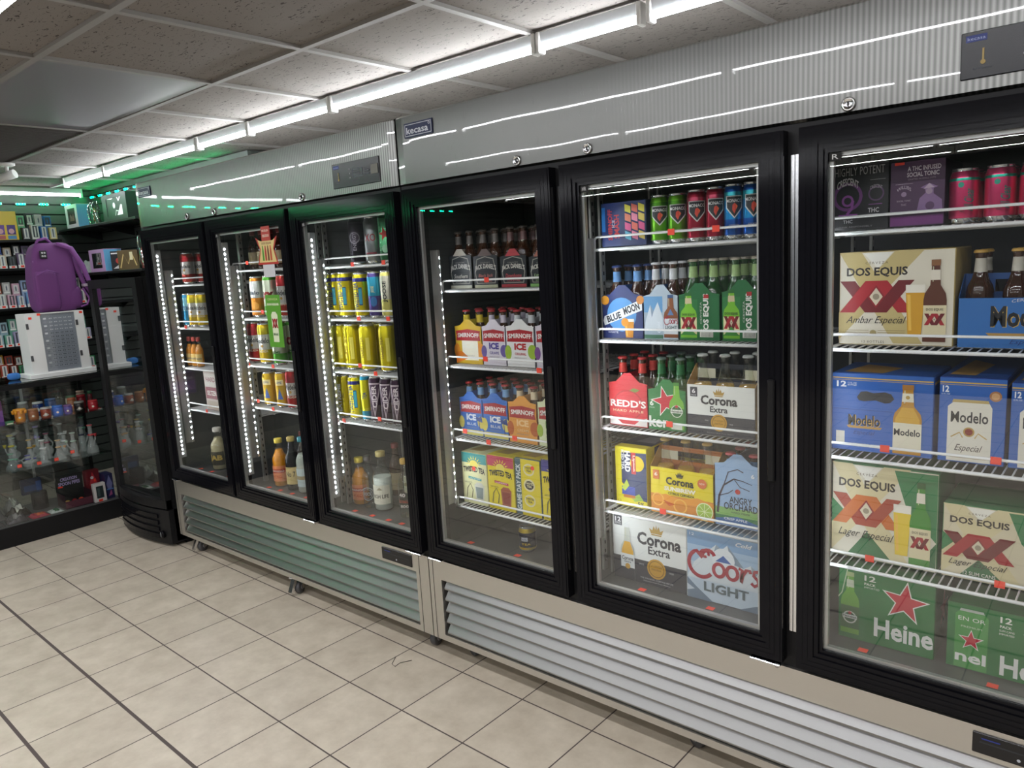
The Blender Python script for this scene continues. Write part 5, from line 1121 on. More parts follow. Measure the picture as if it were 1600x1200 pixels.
mb = blob(MB(), (.052, -.060, .135), (.052, .066, .125), M_PURP, .32, f=lambda p: Vector((p.x, p.y, max(p.z, .002)))); mb.build('front_pocket', r)
mb = blob(MB(), (.03, .09, .085), (.058, .052, .075), M_PURP, .5, f=lambda p: Vector((p.x, p.y, max(p.z, .002)))); mb.build('side_pocket', r)
mb = MB(); mb.tube([(.06, -.115, .06), (.072, -.118, .2), (.066, -.112, .32), (.05, -.09, .40), (.04, -.04, .425), (.03, .02, .43)], .004, M_ZIP, 6); mb.build('zipper', r)
mb = MB(); mb.tube([(.117, -.118, .23), (.12, -.06, .262), (.117, .008, .24)], .003, M_PURPD, 6); mb.build('pocket_seam', r)
mb = MB(); mb.tube([(.02, -.07, .42), (.025, -.055, .452), (.025, -.01, .462), (.02, .02, .43)], .010, M_PURPD, 8); mb.build('top_handle', r)
for dx, o2 in ((.03, 0), (.075, .02)):
    pts = [(dx, .03, .425), (dx + .02, .085 + o2, .395), (dx + .03, .135 + o2, .28), (dx + .035, .160 + o2, .18), (dx + .04, .195 + o2, .09)]
    mb = MB(); mb.tube(pts, .012, M_PURPD, 8, radii=[.012, .016, .018, .014, .007]); mb.build('shoulder_strap', r)
    mb = MB(); mb.rbox(dx + .018, .152 + o2, .148, dx + .058, .182 + o2, .166, .002, ink('B8A8B8')); mb.build('strap_buckle', r)
mb = MB(); mb.tube([(.07, .15, .14), (.075, .18, .07), (.08, .16, .03), (.08, .12, .02)], .007, M_PURPD, 6); mb.build('hanging_strap', r)
mb = MB(); mb.rbox(.078, -.075, .335, .088, -.035, .385, .002, ink('1E1A22')); P = Print(mb, .040, .050, (.0882, -.075, .335), (0, 1, 0), (0, 0, 1), (1, 0, 0)); P.D(.33, .7, .13, 'E8E8E8', r0=.5).D(.67, .7, .13, 'E8E8E8', r0=.5).D(.33, .3, .13, 'E8E8E8', r0=.5).D(.67, .3, .13, 'E8E8E8', r0=.5); mb.build('logo_patch', r)
tag(r, 'purple backpack standing on the white piercing display cabinet', 'backpack')
o = blob(MB(), (0, 0, .02), (.03, .035, .022), mat('blue_foam', srgb(50, 110, 180), .7), .7).build('blue_sponge'); o.location = (-3.3, -.385, .9965); tag(o, 'small blue sponge on the glass counter beside the white display cabinet', 'sponge')

# ---- jars on the counter's upper shelf
def jar(x, y, rr, h, body, lid, look, z=.7435, wavy=0):
    r = empty('stash_jar', (x, y, z)); mb = MB(); mb.lathe([(rr * .85, 0), (rr, .006), (rr * 1.02, h * .5), (rr, h * .78), (rr * .86, h * .84)], (0, 0, 0), body, 22); mb.build('jar_body', r)
    mb = MB(); R2 = rr * (1.25 if wavy else .96)
    mb.lathe([(R2 * .96, h * .845), (R2, h * .87), (R2, h * .96), (R2 * .92, h), (0, h)], (0, 0, 0), lid, 22)
    if wavy:
        for i in range(7): a = 2 * PI * i / 7; mb.lathe([(.003, h * .62), (.008, h * .66), (.009, h * .9)], (R2 * .95 * math.cos(a), R2 * .95 * math.sin(a), 0), lid, 10)
    mb.build('jar_lid', r); mb = MB(); P = Print(mb, rr * 1.6, h * .45, cyl=((0, 0), rr * 1.03, math.radians(-20), h * .15))
    P.P([(.1, .2), (.5, .9), (.9, .3), (.5, .05)], lid).D(.5, .5, .14, 'F0E8D8'); mb.build('jar_decal', r)
    return tag(r, look + ' on the upper counter shelf', 'jar', 'stash jars on the upper counter shelf')
I_ = lambda c, q=.25: ink(c, q)
for a in [(-3.18, -.421, .028, .082, I_('D88A40'), I_('F0A028'), 'cream jar under an orange dripping lid', .7435, 1), (-3.18, -.348, .029, .070, I_('9A5A34'), I_('B07850'), 'amber jar with tan lid'), (-3.18, -.277, .030, .066, I_('A0503C'), I_('C8C0BC'), 'rust jar with white lid'),
          (-3.18, -.209, .031, .066, I_('1E62C8', .12), I_('2A74D8', .12), 'shiny cobalt jar'), (-3.18, -.150, .026, .060, I_('5A4AA8'), I_('7A4A90'), 'violet jar with swirl'), (-3.18, -.080, .030, .070, I_('2A2422'), I_('9A9690'), 'black jar with metal lid'), (-3.18, .003, .030, .064, I_('B8303A'), I_('C83A40'), 'bright red jar'),
          (-3.42, -.245, .032, .075, I_('1E3A7A'), I_('D8D8D8'), 'navy jar with white lid'), (-3.42, -.170, .034, .085, I_('2A5A9A'), I_('3A6AA8'), 'blue jar with blue lid'), (-3.42, -.04, .036, .082, I_('D8D0B8'), I_('3A6A48'), 'cream jar with green lid'), (-3.47, .035, .026, .100, I_('C8B8A8'), I_('D0A898'), 'tall beige jar with pink lid'),
          (-3.32, -.075, .026, .080, I_('A86A40'), I_('D86A40'), 'brown jar with orange lid'), (-3.33, -.012, .028, .090, I_('8A1E2A'), I_('B02A34'), 'tall crimson jar, double lid'), (-3.30, .035, .015, .11, I_('6A2A30'), I_('3A6A48'), 'slender maroon jar with green lid'), (-3.42, -.33, .030, .09, I_('70706E'), I_('B8B8B4'), 'grey jar with pale lid')]: jar(*a)
def gbox(name, x, y, z, sx, sy, sz, base, prints, look, cat, grp=None, rz=0):
    """box whose printed face looks along +x"""
    mb = MB(); mb.rbox(-sx, 0, 0, 0, sy, sz, .0015, ink(base)); P = Print(mb, sy, sz, (0, 0, 0), (0, 1, 0), (0, 0, 1), (1, 0, 0)); prints(P)
    o = mb.build(name, fix=False); o.location = (x, y, z); o.rotation_euler = (0, 0, rz); return tag(o, look, cat, grp)
def pr_purple(P): P.R(.0, .62, 1, 1, '5A2A5A').T('ndas', .25, .75, .3, .16, 'D0C0D8', bold=.02).P([(.1, .2), (.5, .55), (.9, .25), (.6, .05)], 'A878C0').R(.55, .7, .8, .95, 'A83050').D(.35, .3, .12, 'C8A8E0').P([(.0, .02), (1, .02), (1, .16), (0, .16)], '4A2A7A').T('BLENDER', .5, .09, .5, .07, 'A890C8')
gbox('counter_box', -3.15, -.715, .7435, .12, .20, .15, '7A4A98', pr_purple, 'purple printed display box at the open end of the upper counter shelf', 'box')
gbox('mini_tin', -3.14, -.510, .7435, .03, .040, .02, '4A8A60', lambda P: P.R(.1, .1, .9, .5, 'E0E0C8'), 'tiny green tin in front of the purple display box', 'tin')
# glass figure
r = empty('glass_figurine', (-3.475, -.10, .7435)); mb = MB(); mb.lathe([(.030, 0), (.034, .01), (.02, .03), (.026, .05), (.030, .065)], (0, 0, 0), I_('5A5E5C'), 18); mb.build('figurine_base', r)
mb = MB(); mb.lathe([(.030, .066), (.018, .09), (.022, .11), (.016, .135), (0, .145)], (0, 0, 0), M_CLEAR, 18); mb.build('figurine_top', r); tag(r, 'clear and grey glass figurine behind the jars on the counter shelf', 'figurine')

# ---- water pipes on the middle shelf
def pipe_glass(tint):
    n = 'pipe_glass_' + tint
    if n in MATS: return MATS[n]
    m = mat(n, {'clear': (.78, .82, .80), 'green': (.03, .12, .07), 'smoke': (.30, .36, .35)}[tint], .06, spec=1.0)
    m.node_tree.nodes['Principled BSDF'].inputs['Alpha'].default_value = {'clear': .28, 'green': .8, 'smoke': .38}[tint]
    return m
def water_pipe(x, y, h, form, tint, accent, look, rz=0.0):
    g = pipe_glass(tint)
    x = min(x, -3.195); r = empty('water_pipe', (x, y, .4555), rz); A = ink(accent, .2); mb = MB()
    if form == 'beaker': mb.lathe([(.036, 0), (.038, .004), (.030, h * .25), (.013, h * .5), (.012, h * .9), (.016, h * .94), (.016, h)], (0, 0, 0), g, 20)
    elif form == 'bulb': mb.lathe([(.026, 0), (.030, .006), (.016, .018), (.032, h * .22), (.034, h * .34), (.014, h * .52), (.012, h * .92), (.015, h)], (0, 0, 0), g, 20)
    else: mb.lathe([(.028, 0), (.030, .006), (.020, .012), (.020, h * .5), (.012, h * .56), (.012, h * .92), (.016, h)], (0, 0, 0), g, 20)
    mb.build('pipe_body', r)
    mb = MB(); mb.tube([(.010, 0, h * .22), (.034, 0, h * .48), (.038, 0, h * .58)], .005, g, 8); mb.lathe([(.006, h * .58), (.010, h * .66), (.011, h * .68)], (.038, 0, 0), A, 12); mb.build('bowl_stem', r)
    mb = MB(); mb.lathe([(.0165 if form == 'beaker' else .0155, h * .955), (.018, h * .97), (.0155, h * .99)], (0, 0, 0), A, 16)
    mb.lathe([(.014, h * .60), (.020, h * .63), (.014, h * .66)], (0, 0, 0), A, 16); mb.build('colour_ring', r)
    if form == 'bent': mb = MB(); mb.tube([(0, 0, h * .9), (-.02, .01, h * 1.0), (-.05, .02, h * 1.06)], .011, g, 8); mb.build('bent_neck', r)
    if form == 'bulb': mb = MB(); mb.tube([(-.02, .0, h * .3), (-.040, 0, h * .55), (-.012, 0, h * .8)], .005, g, 8); mb.build('recycler_arm', r)
    return tag(r, look + ' on the middle counter shelf', 'water pipe', 'glass pipes on the middle counter shelf')
WP = [(-3.20, -.57, .19, 'beaker', 'green', '1E4A38', 'dark green tall beaker pipe', 1), (-3.16, -.50, .17, 'bulb', 'green', '2A5A40', 'dark green bulb pipe with side arms', 2), (-3.34, -.44, .16, 'bulb', 'clear', 'C8E0D8', 'clear bulb pipe with frosted rings', 0), (-3.18, -.435, .10, 'beaker', 'smoke', '8AC8A8', 'short smoke-grey beaker with mint ring', .5),
      (-3.30, -.35, .20, 'bent', 'clear', 'D8C83A', 'clear bent-neck pipe with yellow bowl', 4), (-3.16, -.385, .07, 'bulb', 'clear', '4A4AA8', 'tiny clear pipe with indigo bowl', 1), (-3.24, -.31, .15, 'beaker', 'clear', 'C89A30', 'clear beaker with amber bowl', 2.2), (-3.38, -.26, .21, 'bulb', 'clear', 'A898D0', 'tall clear bulb with lilac ring', 3),
      (-3.17, -.265, .15, 'straight', 'clear', 'F0F0F0', 'white-ringed straight pipe', 0), (-3.26, -.22, .17, 'bulb', 'clear', '8A3050', 'clear bulb pipe with plum bowl', 5), (-3.18, -.175, .13, 'beaker', 'clear', 'D8A870', 'wide clear beaker with tan rings', .8), (-3.36, -.15, .20, 'bent', 'smoke', 'D8D8D8', 'smoky bent-neck pipe with white rings', 2),
      (-3.22, -.10, .16, 'straight', 'clear', 'B8D0C0', 'clear straight pipe with sage ring', 4.4), (-3.30, -.06, .22, 'bulb', 'smoke', '5A8A7A', 'tall smoky recycler with teal bowl', 1), (-3.17, -.055, .15, 'bent', 'clear', 'E8E8E8', 'clear pipe bent like a hook', 3.5), (-3.20, .01, .19, 'beaker', 'clear', 'D84A50', 'broad clear pipe with red ornament', .4), (-3.38, .0, .18, 'straight', 'clear', '3A3A50', 'clear straight pipe with navy bowl', 1)]
PX = [(-3.205, -.60), (-3.31, -.56), (-3.42, -.42), (-3.205, -.50), (-3.31, -.46), (-3.205, -.41), (-3.31, -.36), (-3.42, -.28), (-3.205, -.32), (-3.31, -.26), (-3.205, -.23), (-3.42, -.14), (-3.205, -.14), (-3.42, .0), (-3.31, -.16), (-3.205, -.03), (-3.31, -.05)]
for a, q in zip(WP, PX): water_pipe(*q, *a[2:])
for i, (y, z) in enumerate([(-.497, .475), (-.39, .468), (-.292, .468), (-.195, .495)]):
    gbox('price_card', -3.113, y, z, .001, .024, .020, 'FC4832', lambda P: P.R(.2, .45, .8, .55, 'FFB0A0'), 'red price card %s of four propped against the glass pipes' % ORD[i], 'price card', 'red price cards by the pipes')

# ---- bottom deck of the counter
def pouch(x, y, z, sx, sy, h, rz, base, acc, look, tilt=0.0):
    mb = MB(); rnd = random.Random(look); ph = [rnd.random() * 6 for _ in range(6)]
    B_, A_ = ink(base, .12), ink(acc, .15)
    def top(u, v):
        e = (1 - abs(2 * u - 1) ** 4) * (1 - abs(2 * v - 1) ** 4); wob = .25 * math.sin(9 * u + ph[0]) * math.sin(7 * v + ph[1]) + .15 * math.sin(17 * u + ph[2] + 8 * v) + .12 * math.sin(23 * v + ph[3] - 5 * u)
        return Vector(((u - .5) * sx, (v - .5) * sy, .002 + h * e * (.75 + wob)))
    mb.grid(top, 18, 18, B_); n0 = len(mb.f)
    for i in range(n0):
        u, v = (i % 18) / 18, (i // 18) / 18
        if .22 < u < .78 and .3 < v < .72: mb.m[i] = mb.mi(A_)
    mb.grid(lambda u, v: Vector(((u - .5) * sx, (v - .5) * sy, 0)), 2, 2, B_)
    mb.xform(Matrix.Rotation(rz, 4, 'Z') @ Matrix.Rotation(tilt, 4, 'X')); o = mb.build('plastic_pouch'); o.location = (x, y, z)
    return tag(o, look + ' on the bottom deck of the counter', 'pouch', 'plastic pouches on the counter bottom')
for a in [(-3.205, -.66, .1285, .13, .115, .05, .1, '5A5658', 'A8A4A0', 'silver-grey crinkled pouch nearest the counter front'), (-3.205, -.525, .1285, .12, .115, .045, -.15, '4A4648', '8A8684', 'dark crinkled pouch'), (-3.345, -.62, .1285, .12, .13, .07, .1, '6A6664', 'C8C4B8', 'puffed grey pouch with pale label'),
          (-3.475, -.60, .1285, .11, .15, .10, .05, '8A8680', 'C04A50', 'tall pale pouch with red stripe'), (-3.345, -.475, .1285, .12, .12, .06, .1, '3A342E', 'D8D4C8', 'brown-black pouch with white square'), (-3.19, -.405, .1285, .10, .10, .02, .05, 'B04050', 'D8704A', 'flat pink and orange packet'),
          (-3.19, -.305 - .003, .1285, .09, .075, .015, 0, 'C8D0C8', '3A6A4A', 'flat white packet with green oval'), (-3.475, -.465, .1285, .11, .10, .08, .1, '7A7672', 'B8B4A8', 'puffed taupe pouch at the rear')]: pouch(*a)
o = MB().lathe([(.045, 0), (.047, .005), (.047, .10), (.044, .112), (0, .112)], (0, 0, 0), I_('1C1C1E', .2), 26).build('black_canister'); o.location = (-3.37, -.335, .1285); tag(o, 'round black canister between the pouches and the spoon pipe box', 'canister')
gbox('folded_bag', -3.47, -.40, .25, .03, .12, .10, '1E2C4A', lambda P: P.R(.1, .2, .7, .6, '2A4A7A').R(.7, .1, .95, .8, '2A5AA0'), 'navy folded cloth bag behind the black canister', 'bag').location.z = .2105
def pr_disp(P): P.R(.0, .55, 1, 1, '1A1E1C').T('CREATION', .5, .84, .62, .11, 'B8A8D8', bold=.03).T('SPOON PIPES', .5, .69, .8, .12, 'B8A8D8', bold=.03).R(.08, .58, .25, .63, M_TAG)
r = empty('spoon_pipe_box', (-3.16, -.255, .1285)); mb = MB()
mb.box(-.14, 0, 0, -.138, .165, .20, ink('1A1E1C')); mb.box(-.138, 0, 0, 0, .002, .09, ink('3A1E28')); mb.box(-.138, .163, 0, 0, .165, .09, ink('3A1E28')); mb.box(-.138, .002, 0, 0, .163, .004, ink('1A1E1C')); mb.box(-.002, .002, .004, 0, .163, .05, ink('5A2A38'))
P = Print(mb, .165, .20, (-.1379, 0, 0), (0, 1, 0), (0, 0, 1), (1, 0, 0)); pr_disp(P); mb.build('box_tray', r, fix=False)
tag(r, 'black counter box of spoon pipes with lilac lettering', 'display box')
for i, (a, b, c, l) in enumerate([(-.03, .024, '5AC8B0', 'mint'), (-.03, .062, '60C0C8', 'aqua'), (-.03, .100, '2A3A9A', 'royal blue'), (-.03, .139, 'E0602A', 'orange'), (-.085, .040, 'C8A050', 'honey'), (-.085, .082, 'A02A2A', 'dark red'), (-.085, .124, 'D84A2A', 'vermilion')]):
    mb = MB(); mb.lathe([(0, 0), (.013, .004), (.017, .016), (.013, .028), (.008, .031), (.006, .020)], (0, 0, 0), ink(c, .12), 16); mb.tube([(0, 0, .014), (-.015, .002, .018), (-.030, .004, .02)], .005, ink(c, .12), 8)
    o = mb.build('spoon_pipe'); o.location = (-3.16 + a, -.255 + b, .1285 + (.0045 if i > 3 else .0505)); o.location.z = .1335
    tag(o, 'little %s glass spoon pipe in the black lilac-lettered box' % l, 'pipe', 'spoon pipes in the black box')
r = empty('wicker_bowl', (-3.155 + .0, -.295 + .0, .1285)); bpy.data.objects.remove(r)
gbox('picture_frame_box', -3.14, -.085, .1285, .035, .075, .125, 'E0D8D4', lambda P: P.R(.2, .2, .8, .85, '2A3436').R(.3, .3, .5, .75, '4A5C5A').R(.3, .02, .65, .14, M_TAG), 'small white window box standing at the counter corner', 'box')
gbox('red_gift_box', -3.24, -.088, .1285, .05, .085, .20, '6A1A22', lambda P: P.P([(.2, .5), (.5, .95), (.8, .6), (.6, .4)], 'B8303A').D(.45, .75, .12, 'E0D8D8').R(.55, .6, .7, .7, M_TAG).P([(.3, .2), (.6, .4), (.8, .15)], 'A89090'), 'dark red illustrated gift box behind the small white window box', 'box')
gbox('figure_box', -3.16, -.0, .1285, .10, .05, .17, '2A2A52', lambda P: P.P([(.1, .6), (.5, .95), (.85, .6), (.7, .4), (.2, .4)], '7A7AA8').P([(.2, .1), (.7, .15), (.6, .35)], 'B05A8A').R(.05, .36, .95, .4, '5A8AC8'), 'indigo picture box at the fridge end of the counter deck', 'box')

# ------------------------------------------------------------------ vape shelves on the slatted wall
LV = [(1.915, .36), (1.708, .36), (1.418, .50), (1.135, .50), (.900, .50)]
for i, (z, y1) in enumerate(LV):
    r = empty('wall_shelf', (-4.45, (y1 - 1.0) / 2, z)); L = (y1 + 1.0) / 2
    MB().rbox(-.149, -L, -.018, .15, L, 0, .002, M_BLACKM).build('shelf_board', r)
    for yy in (-L + .1, 0, L - .1): MB().prism([(-.149, -.0181), (-.02, -.0181), (-.02, -.024), (-.149, -.07)], yy - .003, yy + .003, M_BLACKM, 'xz').build('shelf_bracket', r)
    tag(r, 'black wall shelf carrying vape boxes, %s from the ceiling' % ORD[i], 'shelf', 'vape shelves on the slatted wall')
PAL = [[('2A6AB0', 'cobalt'), ('6ABF90', 'mint'), ('8A4A90', 'mulberry'), ('D8D8D4', 'white'), ('E08A9A', 'rose'), ('E0D080', 'straw'), ('2A2A34', 'ink black'), ('C84A50', 'coral')],
       [('C8B8A0', 'sand'), ('5A5A2A', 'moss'), ('6A5A78', 'dusk purple'), ('2A4A9A', 'royal blue'), ('B8A8A0', 'stone'), ('1C2422', 'bottle black'), ('3A5A50', 'spruce'), ('8A3A3A', 'brick')],
       [('B8C860', 'lime'), ('6A9AC8', 'sky'), ('B8B8B4', 'pale grey'), ('7A4A60', 'wine'), ('9AB0D0', 'powder blue'), ('B86A50', 'terracotta'), ('B0C0A0', 'sage'), ('D0A8B8', 'blush')],
       [('A8A0C0', 'lavender'), ('6A90B8', 'steel blue'), ('D0B0A8', 'shell pink'), ('6AA890', 'sea green'), ('A0A8B0', 'silver grey'), ('C88A98', 'dusty pink'), ('9AB8C0', 'ice blue'), ('8A8A90', 'ash')],
       [('2A7A6A', 'teal'), ('3A8A5A', 'jade'), ('C89A40', 'mustard'), ('C87A3A', 'pumpkin'), ('6A2A1E', 'chestnut'), ('B0A838', 'olive yellow'), ('4A9A80', 'turquoise'), ('A84A3A', 'rust')]]
for i, (z, y1) in enumerate(LV):
    for row in (0, 1):
        k = 0; yy = y1 - .075
        while yy > -.33:
            if not (i == 0 and yy < .09):
                c, nm = PAL[i][(k * 3 + row * 5 + i) % 8]; hh = (.088 if row else .155 if i in (1, 4) else .180) + .010 * ((k * 7 + i) % 3)
                def pv(P, c=c, row=row, k=k):
                    P.R(.04, .02, .96, .98, c)
                    v0 = .05 if row else .55
                    P.R(.2, v0 + .1, .8, .93, 'DCDCD8' if (k + row) % 3 else '4A4E54').P([(.42, v0 + .14), (.58, v0 + .14), (.60, .82), (.5, .9), (.40, .82)], '6A727C' if (k + row) % 3 else c).R(.12, v0 + .03, .88, v0 + .09, 'F0F0EC')
                    if row and i > 0: P.R(.0, .0, 1, .22, 'E8E8E4').R(.3, .04, .75, .18, M_TAG)
                pl = ['nearest', 'second from', 'third from', 'fourth from', 'fifth from', 'sixth from', 'seventh from', 'eighth from', 'ninth from', 'tenth from', 'eleventh from', 'twelfth from', 'thirteenth from', 'fourteenth from'][k] + (' the corner' if k else ' the corner')
                lab = '%s vape box, %s row of the %s wall shelf, %s' % (nm, 'front' if row else 'rear', ORD[i], pl.replace('nearest', 'first from'))
                gbox('vape_box', -4.315 if row else -4.40, yy, z + .0005, .035, .050, hh, c, pv, lab, 'vape box', 'vape boxes on the %s wall shelf' % ORD[i])
            k += 1; yy -= .0605
def pr_yel(P):
    P.R(0, 0, 1, 1, 'E8C030').P([(.1, .55), (.3, .8), (.5, .6)], '5A9A3A')
    for q in range(4): P.R(.08 + q * .23, .18, .26 + q * .23, .52, ('3A3A9A', '2A5AB0', '6A3A9A', '4A2A80')[q]).D(.17 + q * .23, .3, .06, 'D8A0B0').R(.08 + q * .23, .02, .26 + q * .23, .15, ('60A8D0', '2A3A5A', 'B85A5A', '4A8AC0')[q])
gbox('vape_display_box', -4.31, -.23, 1.9155, .20, .305, .205, 'D8B028', pr_yel, 'big yellow cardboard vape dispenser on the highest wall shelf', 'display box')

# ------------------------------------------------------------------ corner shelves with boxed pipes
for z, l in ((2.000, 'upper'), (1.648, 'lower')):
    r = empty('corner_shelf', (-3.86, .585, z)); MB().rbox(-.735, -.135, -.018, .66, .134, 0, .002, M_BLACKM).build('shelf_board', r)
    for xx_ in (-.6, 0, .6): MB().prism([(.134, -.0181), (-.12, -.0181), (-.12, -.026), (.134, -.09)], xx_ - .003, xx_ + .003, M_BLACKM, 'yz').build('shelf_bracket', r)
    tag(r, '%s black corner shelf holding boxed glass pipes above the slim fridge' % l, 'shelf')
def window_box(x, y, z, w, h, d, frame, win, look, extra=None, rz=0.0):
    r = empty('window_box', (x, y, z), rz); mb = MB(); t = .003
    mb.box(0, t, 0, w, d, h, ink(frame)); e = w * .18
    mb.box(0, 0, 0, e, t, h, ink(frame)); mb.box(w - e, 0, 0, w, t, h, ink(frame)); mb.box(e, 0, 0, w - e, t, h * .16, ink(frame)); mb.box(e, 0, h * .84, w - e, t, h, ink(frame))
    P = Print(mb, w, h, (0, t, 0)); P.R(.18, .16, .82, .84, win)
    if extra: extra(P)
    Q = Print(mb, d, h, (w, 0, 0), (0, 1, 0), (0, 0, 1), (1, 0, 0)); Q.R(.02, .02, .98, .98, '6AB0D8' if frame != '1A1C1E' else '141618')
    mb.build('printed_box', r, fix=False)
    if w < .35: MB().box(e, .0005, h * .16, w - e, .0012, h * .84, M_CLEAR).build('clear_window', r)
    return tag(r, look, 'box', 'boxed pipes on the corner shelves')
def bag_item(x, y, z, w, h, base, c1, c2, look):
    mb = MB(); rnd = random.Random(look); B_ = thin_glass('crinkled_bag_film', (.82, .9, .86), 4.0, .08)
    f = lambda s: (lambda u, v: Vector(((u - .5) * w * (1 - .12 * math.sin(PI * v)), s * (.03 + .015 * math.sin(13 * u + 5 * v)) * (1 - abs(2 * u - 1) ** 3) * (1 - v ** 6), v * h + .004 * abs(math.sin(19 * u)) * v)))
    mb.grid(f(-1), 14, 14, B_); mb.grid(f(1), 14, 14, B_)
    r = empty('bagged_pipe', (x, y, z)); mb.build('clear_bag', r)
    mb = MB(); mb.lathe([(.018, .002), (.022, .01), (.012, h * .3), (.02, h * .45), (.008, h * .6), (.008, h * .82)], (-w * .15, 0, 0), ink(c1, .15), 14); mb.tube([(-w * .1, 0, h * .2), (w * .12, 0, h * .5), (w * .05, .0, h * .75), (w * .2, 0, h * .6)], .007, ink(c2, .15), 8); mb.tube([(w * .2, 0, .01), (w * .22, 0, h * .4), (w * .1, 0, h * .55)], .009, ink(c1, .15), 8); mb.build('coloured_glass', r)
    return tag(r, look, 'bag', 'bagged pipes on the corner shelves')
bx = lambda P: P.P([(.3, .3), (.4, .6), (.5, .45), (.62, .62), (.7, .3)], 'C89A90').D(.4, .5, .06, 'E0B0A8')
window_box(-4.44, .46, 2.0005, .23, .175, .10, 'E4E2E8', '4A3A38', 'white window box with tan glass, at the wall end of the upper corner shelf', bx)
bag_item(-4.10, .54, 2.0005, .16, .175, '8AB8A0', '3A8A60', 'D8A060', 'clear bag of green and tan glass on the upper corner shelf')
gbox('gift_box', -3.80, .47, 2.0005, .14, .12, .165, '1E3A5A', lambda P: P.P([(.2, .1), (.6, .9), (.8, .2)], '3A7AA8').R(0, 0, 1, .1, '3A9AC0'), 'navy and teal narrow box on the upper corner shelf', 'box', rz=-.6).location = (-3.84, .52, 2.0005)
hk = lambda P: P.R(0, 0, 1, 1, '1C1E20').P([(.55, .1), (.75, .55), (.95, .5), (.97, .1)], 'D8D8D8').L([(.12, .88), (.4, .82), (.55, .92)], .02, 'F0F0F0').L([(.62, .9), (.68, .7), (.8, .92)], .03, 'F0F0F0').D(.48, .55, .05, 'D0D0D0').L([(.5, .15), (.55, .35), (.68, .30), (.72, .12)], .02, 'C0C0C0').D(.86, .72, .05, 'E8E8E8')
window_box(-3.72, .455, 2.0005, .40, .18, .15, '1A1C1E', '1C1E20', 'large black box with white line drawing on the upper corner shelf', hk)
window_box(-4.10, .46, 1.6485, .27, .165, .13, 'C8A0D0', '1E1E24', 'pastel rainbow window box on the lower corner shelf', lambda P: P.P([(.25, .2), (.5, .55), (.75, .25), (.5, .35)], '5A5A60').D(.6, .6, .04, 'D8D8D8'))
gbox('gift_box', -3.72, .462, 1.6485, .08, .11, .14, '1A1A20', lambda P: P.D(.5, .5, .2, 'B83A34').P([(.1, .1), (.5, .3), (.9, .1)], 'D8D8D8').R(.05, .85, .5, .92, 'D8D8D8'), 'black box with red disc beside the pastel window box', 'box').rotation_euler = (0, 0, -.75)
gbox('gift_box', -3.60, .462, 1.6485, .08, .14, .14, '5A4A28', lambda P: P.L([(.1, .1), (.3, .8), (.5, .3), (.7, .9), (.9, .2)], .06, 'C8B070').R(.6, .5, .75, .9, 'D8D0A8'), 'bronze patterned box on the lower corner shelf', 'box').rotation_euler = (0, 0, -.75)
bag_item(-3.40, .58, 1.6485, .24, .27, '8AA8A0', 'B8322E', 'E8E4E0', 'tall clear bag of red and white glass on the lower corner shelf')
for i, (x, y, z) in enumerate([(-4.40, .56, 1.6485), (-4.33, .53, 1.6485)]):
    mb = MB(); ph = i * 2.0
    mb.grid(lambda u, v: Vector(((u - .5) * .16, (v - .5) * .13, .11 * (1 - abs(2 * u - 1) ** 3) * (1 - abs(2 * v - 1) ** 3) * (.8 + .2 * math.sin(14 * u + ph) * math.sin(11 * v)))), 16, 16, mat('white_bag_film', srgb(205, 212, 210), .35)); mb.grid(lambda u, v: Vector(((u - .5) * .16, (v - .5) * .13, 0)), 2, 2, MATS['white_bag_film'])
    o = mb.build('white_bag'); o.location = (x + i * .0, y, z); o.scale = (1, 1, 1 if i == 0 else .6)
    if i: bpy.data.objects.remove(o)
    else: tag(o, 'crumpled white plastic bag in the wall corner on the lower shelf', 'bag')

# ------------------------------------------------------------------ camera on the ceiling, sign on the glass, bits
r = empty('security_camera', (-3.23, -.26, CEIL - .0025)); mb = MB(); mb.lathe([(.045, 0), (.045, -.012), (.030, -.020), (0, -.020)], (0, 0, 0), M_WHITE, 22); mb.build('mount_plate', r)
mb = MB(); mb.tube([(0, 0, -.018), (-.005, .0, -.05), (-.02, -.01, -.07)], .011, M_WHITE, 10); mb.build('swivel_arm', r)
mb = MB(); mb.tube([(.03, .03, -.062), (-.05, -.04, -.092)], .026, M_WHITE, 20); mb.build('camera_housing', r); mb = MB(); mb.tube([(-.05, -.04, -.092), (-.054, -.0435, -.0935)], .020, M_BLACK, 20); mb.build('camera_lens', r)
tag(r, 'white bullet security camera on the ceiling near the wall shelves', 'camera')

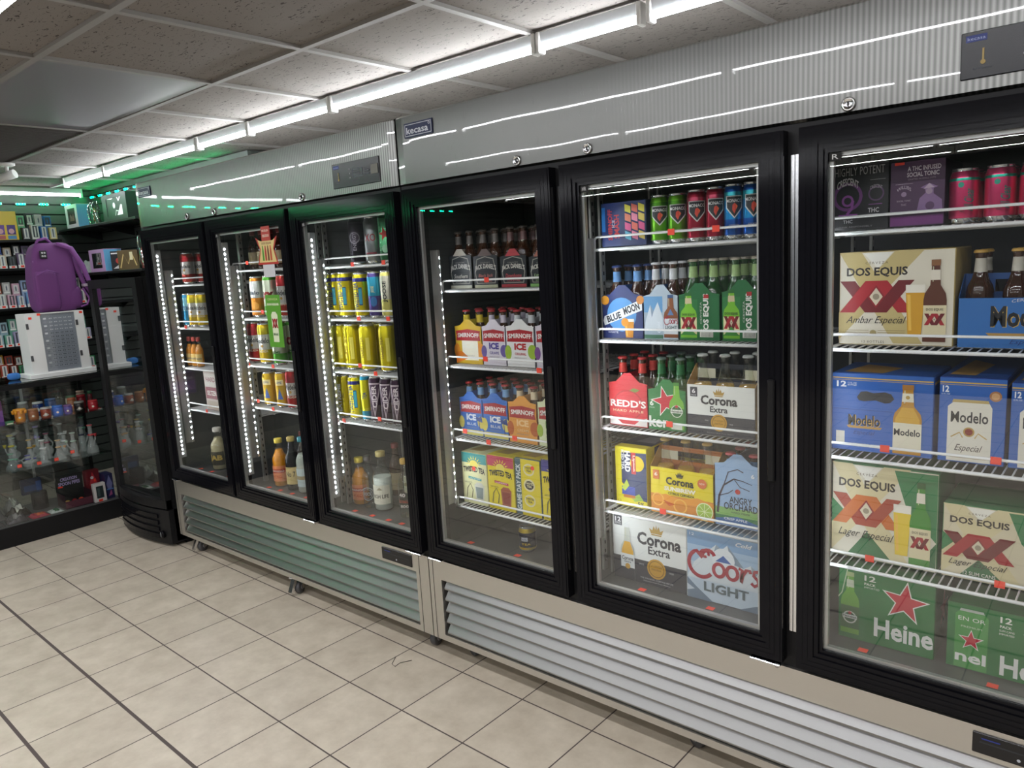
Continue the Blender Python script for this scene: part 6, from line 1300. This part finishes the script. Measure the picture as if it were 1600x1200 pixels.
r = empty('promo_sign', (-.858, -.0285, 1.58)); mb = MB(); Wd, Hh = .17, .185
mb.prism([(-.035, .115), (-.085, .14), (-.055, .085), (-.08, .02), (.08, .02), (.055, .085), (.085, .14), (.035, .115), (.034, .185), (-.034, .185)], -.0012, 0, ink('B03028')); P = Print(mb, .17, .185, (-.085, -.0012, 0))
P.P([(.10, .70), (.26, .66), (.78, .66), (.90, .70), (.79, .47), (.90, .16), (.1, .16), (.21, .47)], 'D8C080').T('DOS EQUIS', .5, .60, .44, .06, '6A1A18', bold=.03)
for q in range(4): P.P([(.27 + q * .12, .2), (.35 + q * .12, .2), (.35 + q * .12, .42), (.33 + q * .12, .55), (.29 + q * .12, .55), (.27 + q * .12, .42)], ('4A8A2A', 'A83028', '6A3A18', 'B84A2A')[q])
P.T('DELICIOUS', .5, .78, .3, .06, 'F0D8C8', bold=.03).T('MICHELADA', .5, .90, .3, .05, 'F0D8C8', bold=.02)
mb.build('star_board', r, fix=False); MB().box(-.045, -.0011, -.035, .045, -.0001, .0195, ink('C8C8CC')).build('white_tab', r)
tag(r, 'red and gold bow-tie beer sign with white tab on the second cooler door', 'sign')
mb = MB(); mb.box(0, -.001, 0, .115, 0, .235, ink('5A9A30')); P = Print(mb, .115, .235, (0, -.001, 0)); P.T('CERVEZA', .5, .92, .7, .04, 'D8E0A0').T('DOS EQUIS', .5, .82, .8, .05, 'F0F0D8', bold=.03).P([(.32, .1), (.7, .1), (.74, .62), (.62, .68), (.4, .68), (.3, .62)], 'D8E0C0'); xx(P, .52, .46, .4, .18); P.T('LIME & SALT', .52, .25, .34, .05, '2A5A28', bold=.02)
o = mb.build('beer_decal', fix=False); o.location = (-.945, -.0105, 1.23); tag(o, 'green lime beer sticker on the inside of the second cooler door', 'sticker')
mb = MB(); mb.tube([(0, 0, .0012), (.03, -.045, .0012), (.055, -.05, .0012), (.05, -.02, .0012), (.075, .02, .0012)], .0012, mat('loose_wire', (.12, .1, .09), .4), 6); o = mb.build('loose_wire'); o.location = (-.13, -.10, .0003); tag(o, 'thin loop of loose wire on the floor where the two coolers meet', 'wire')
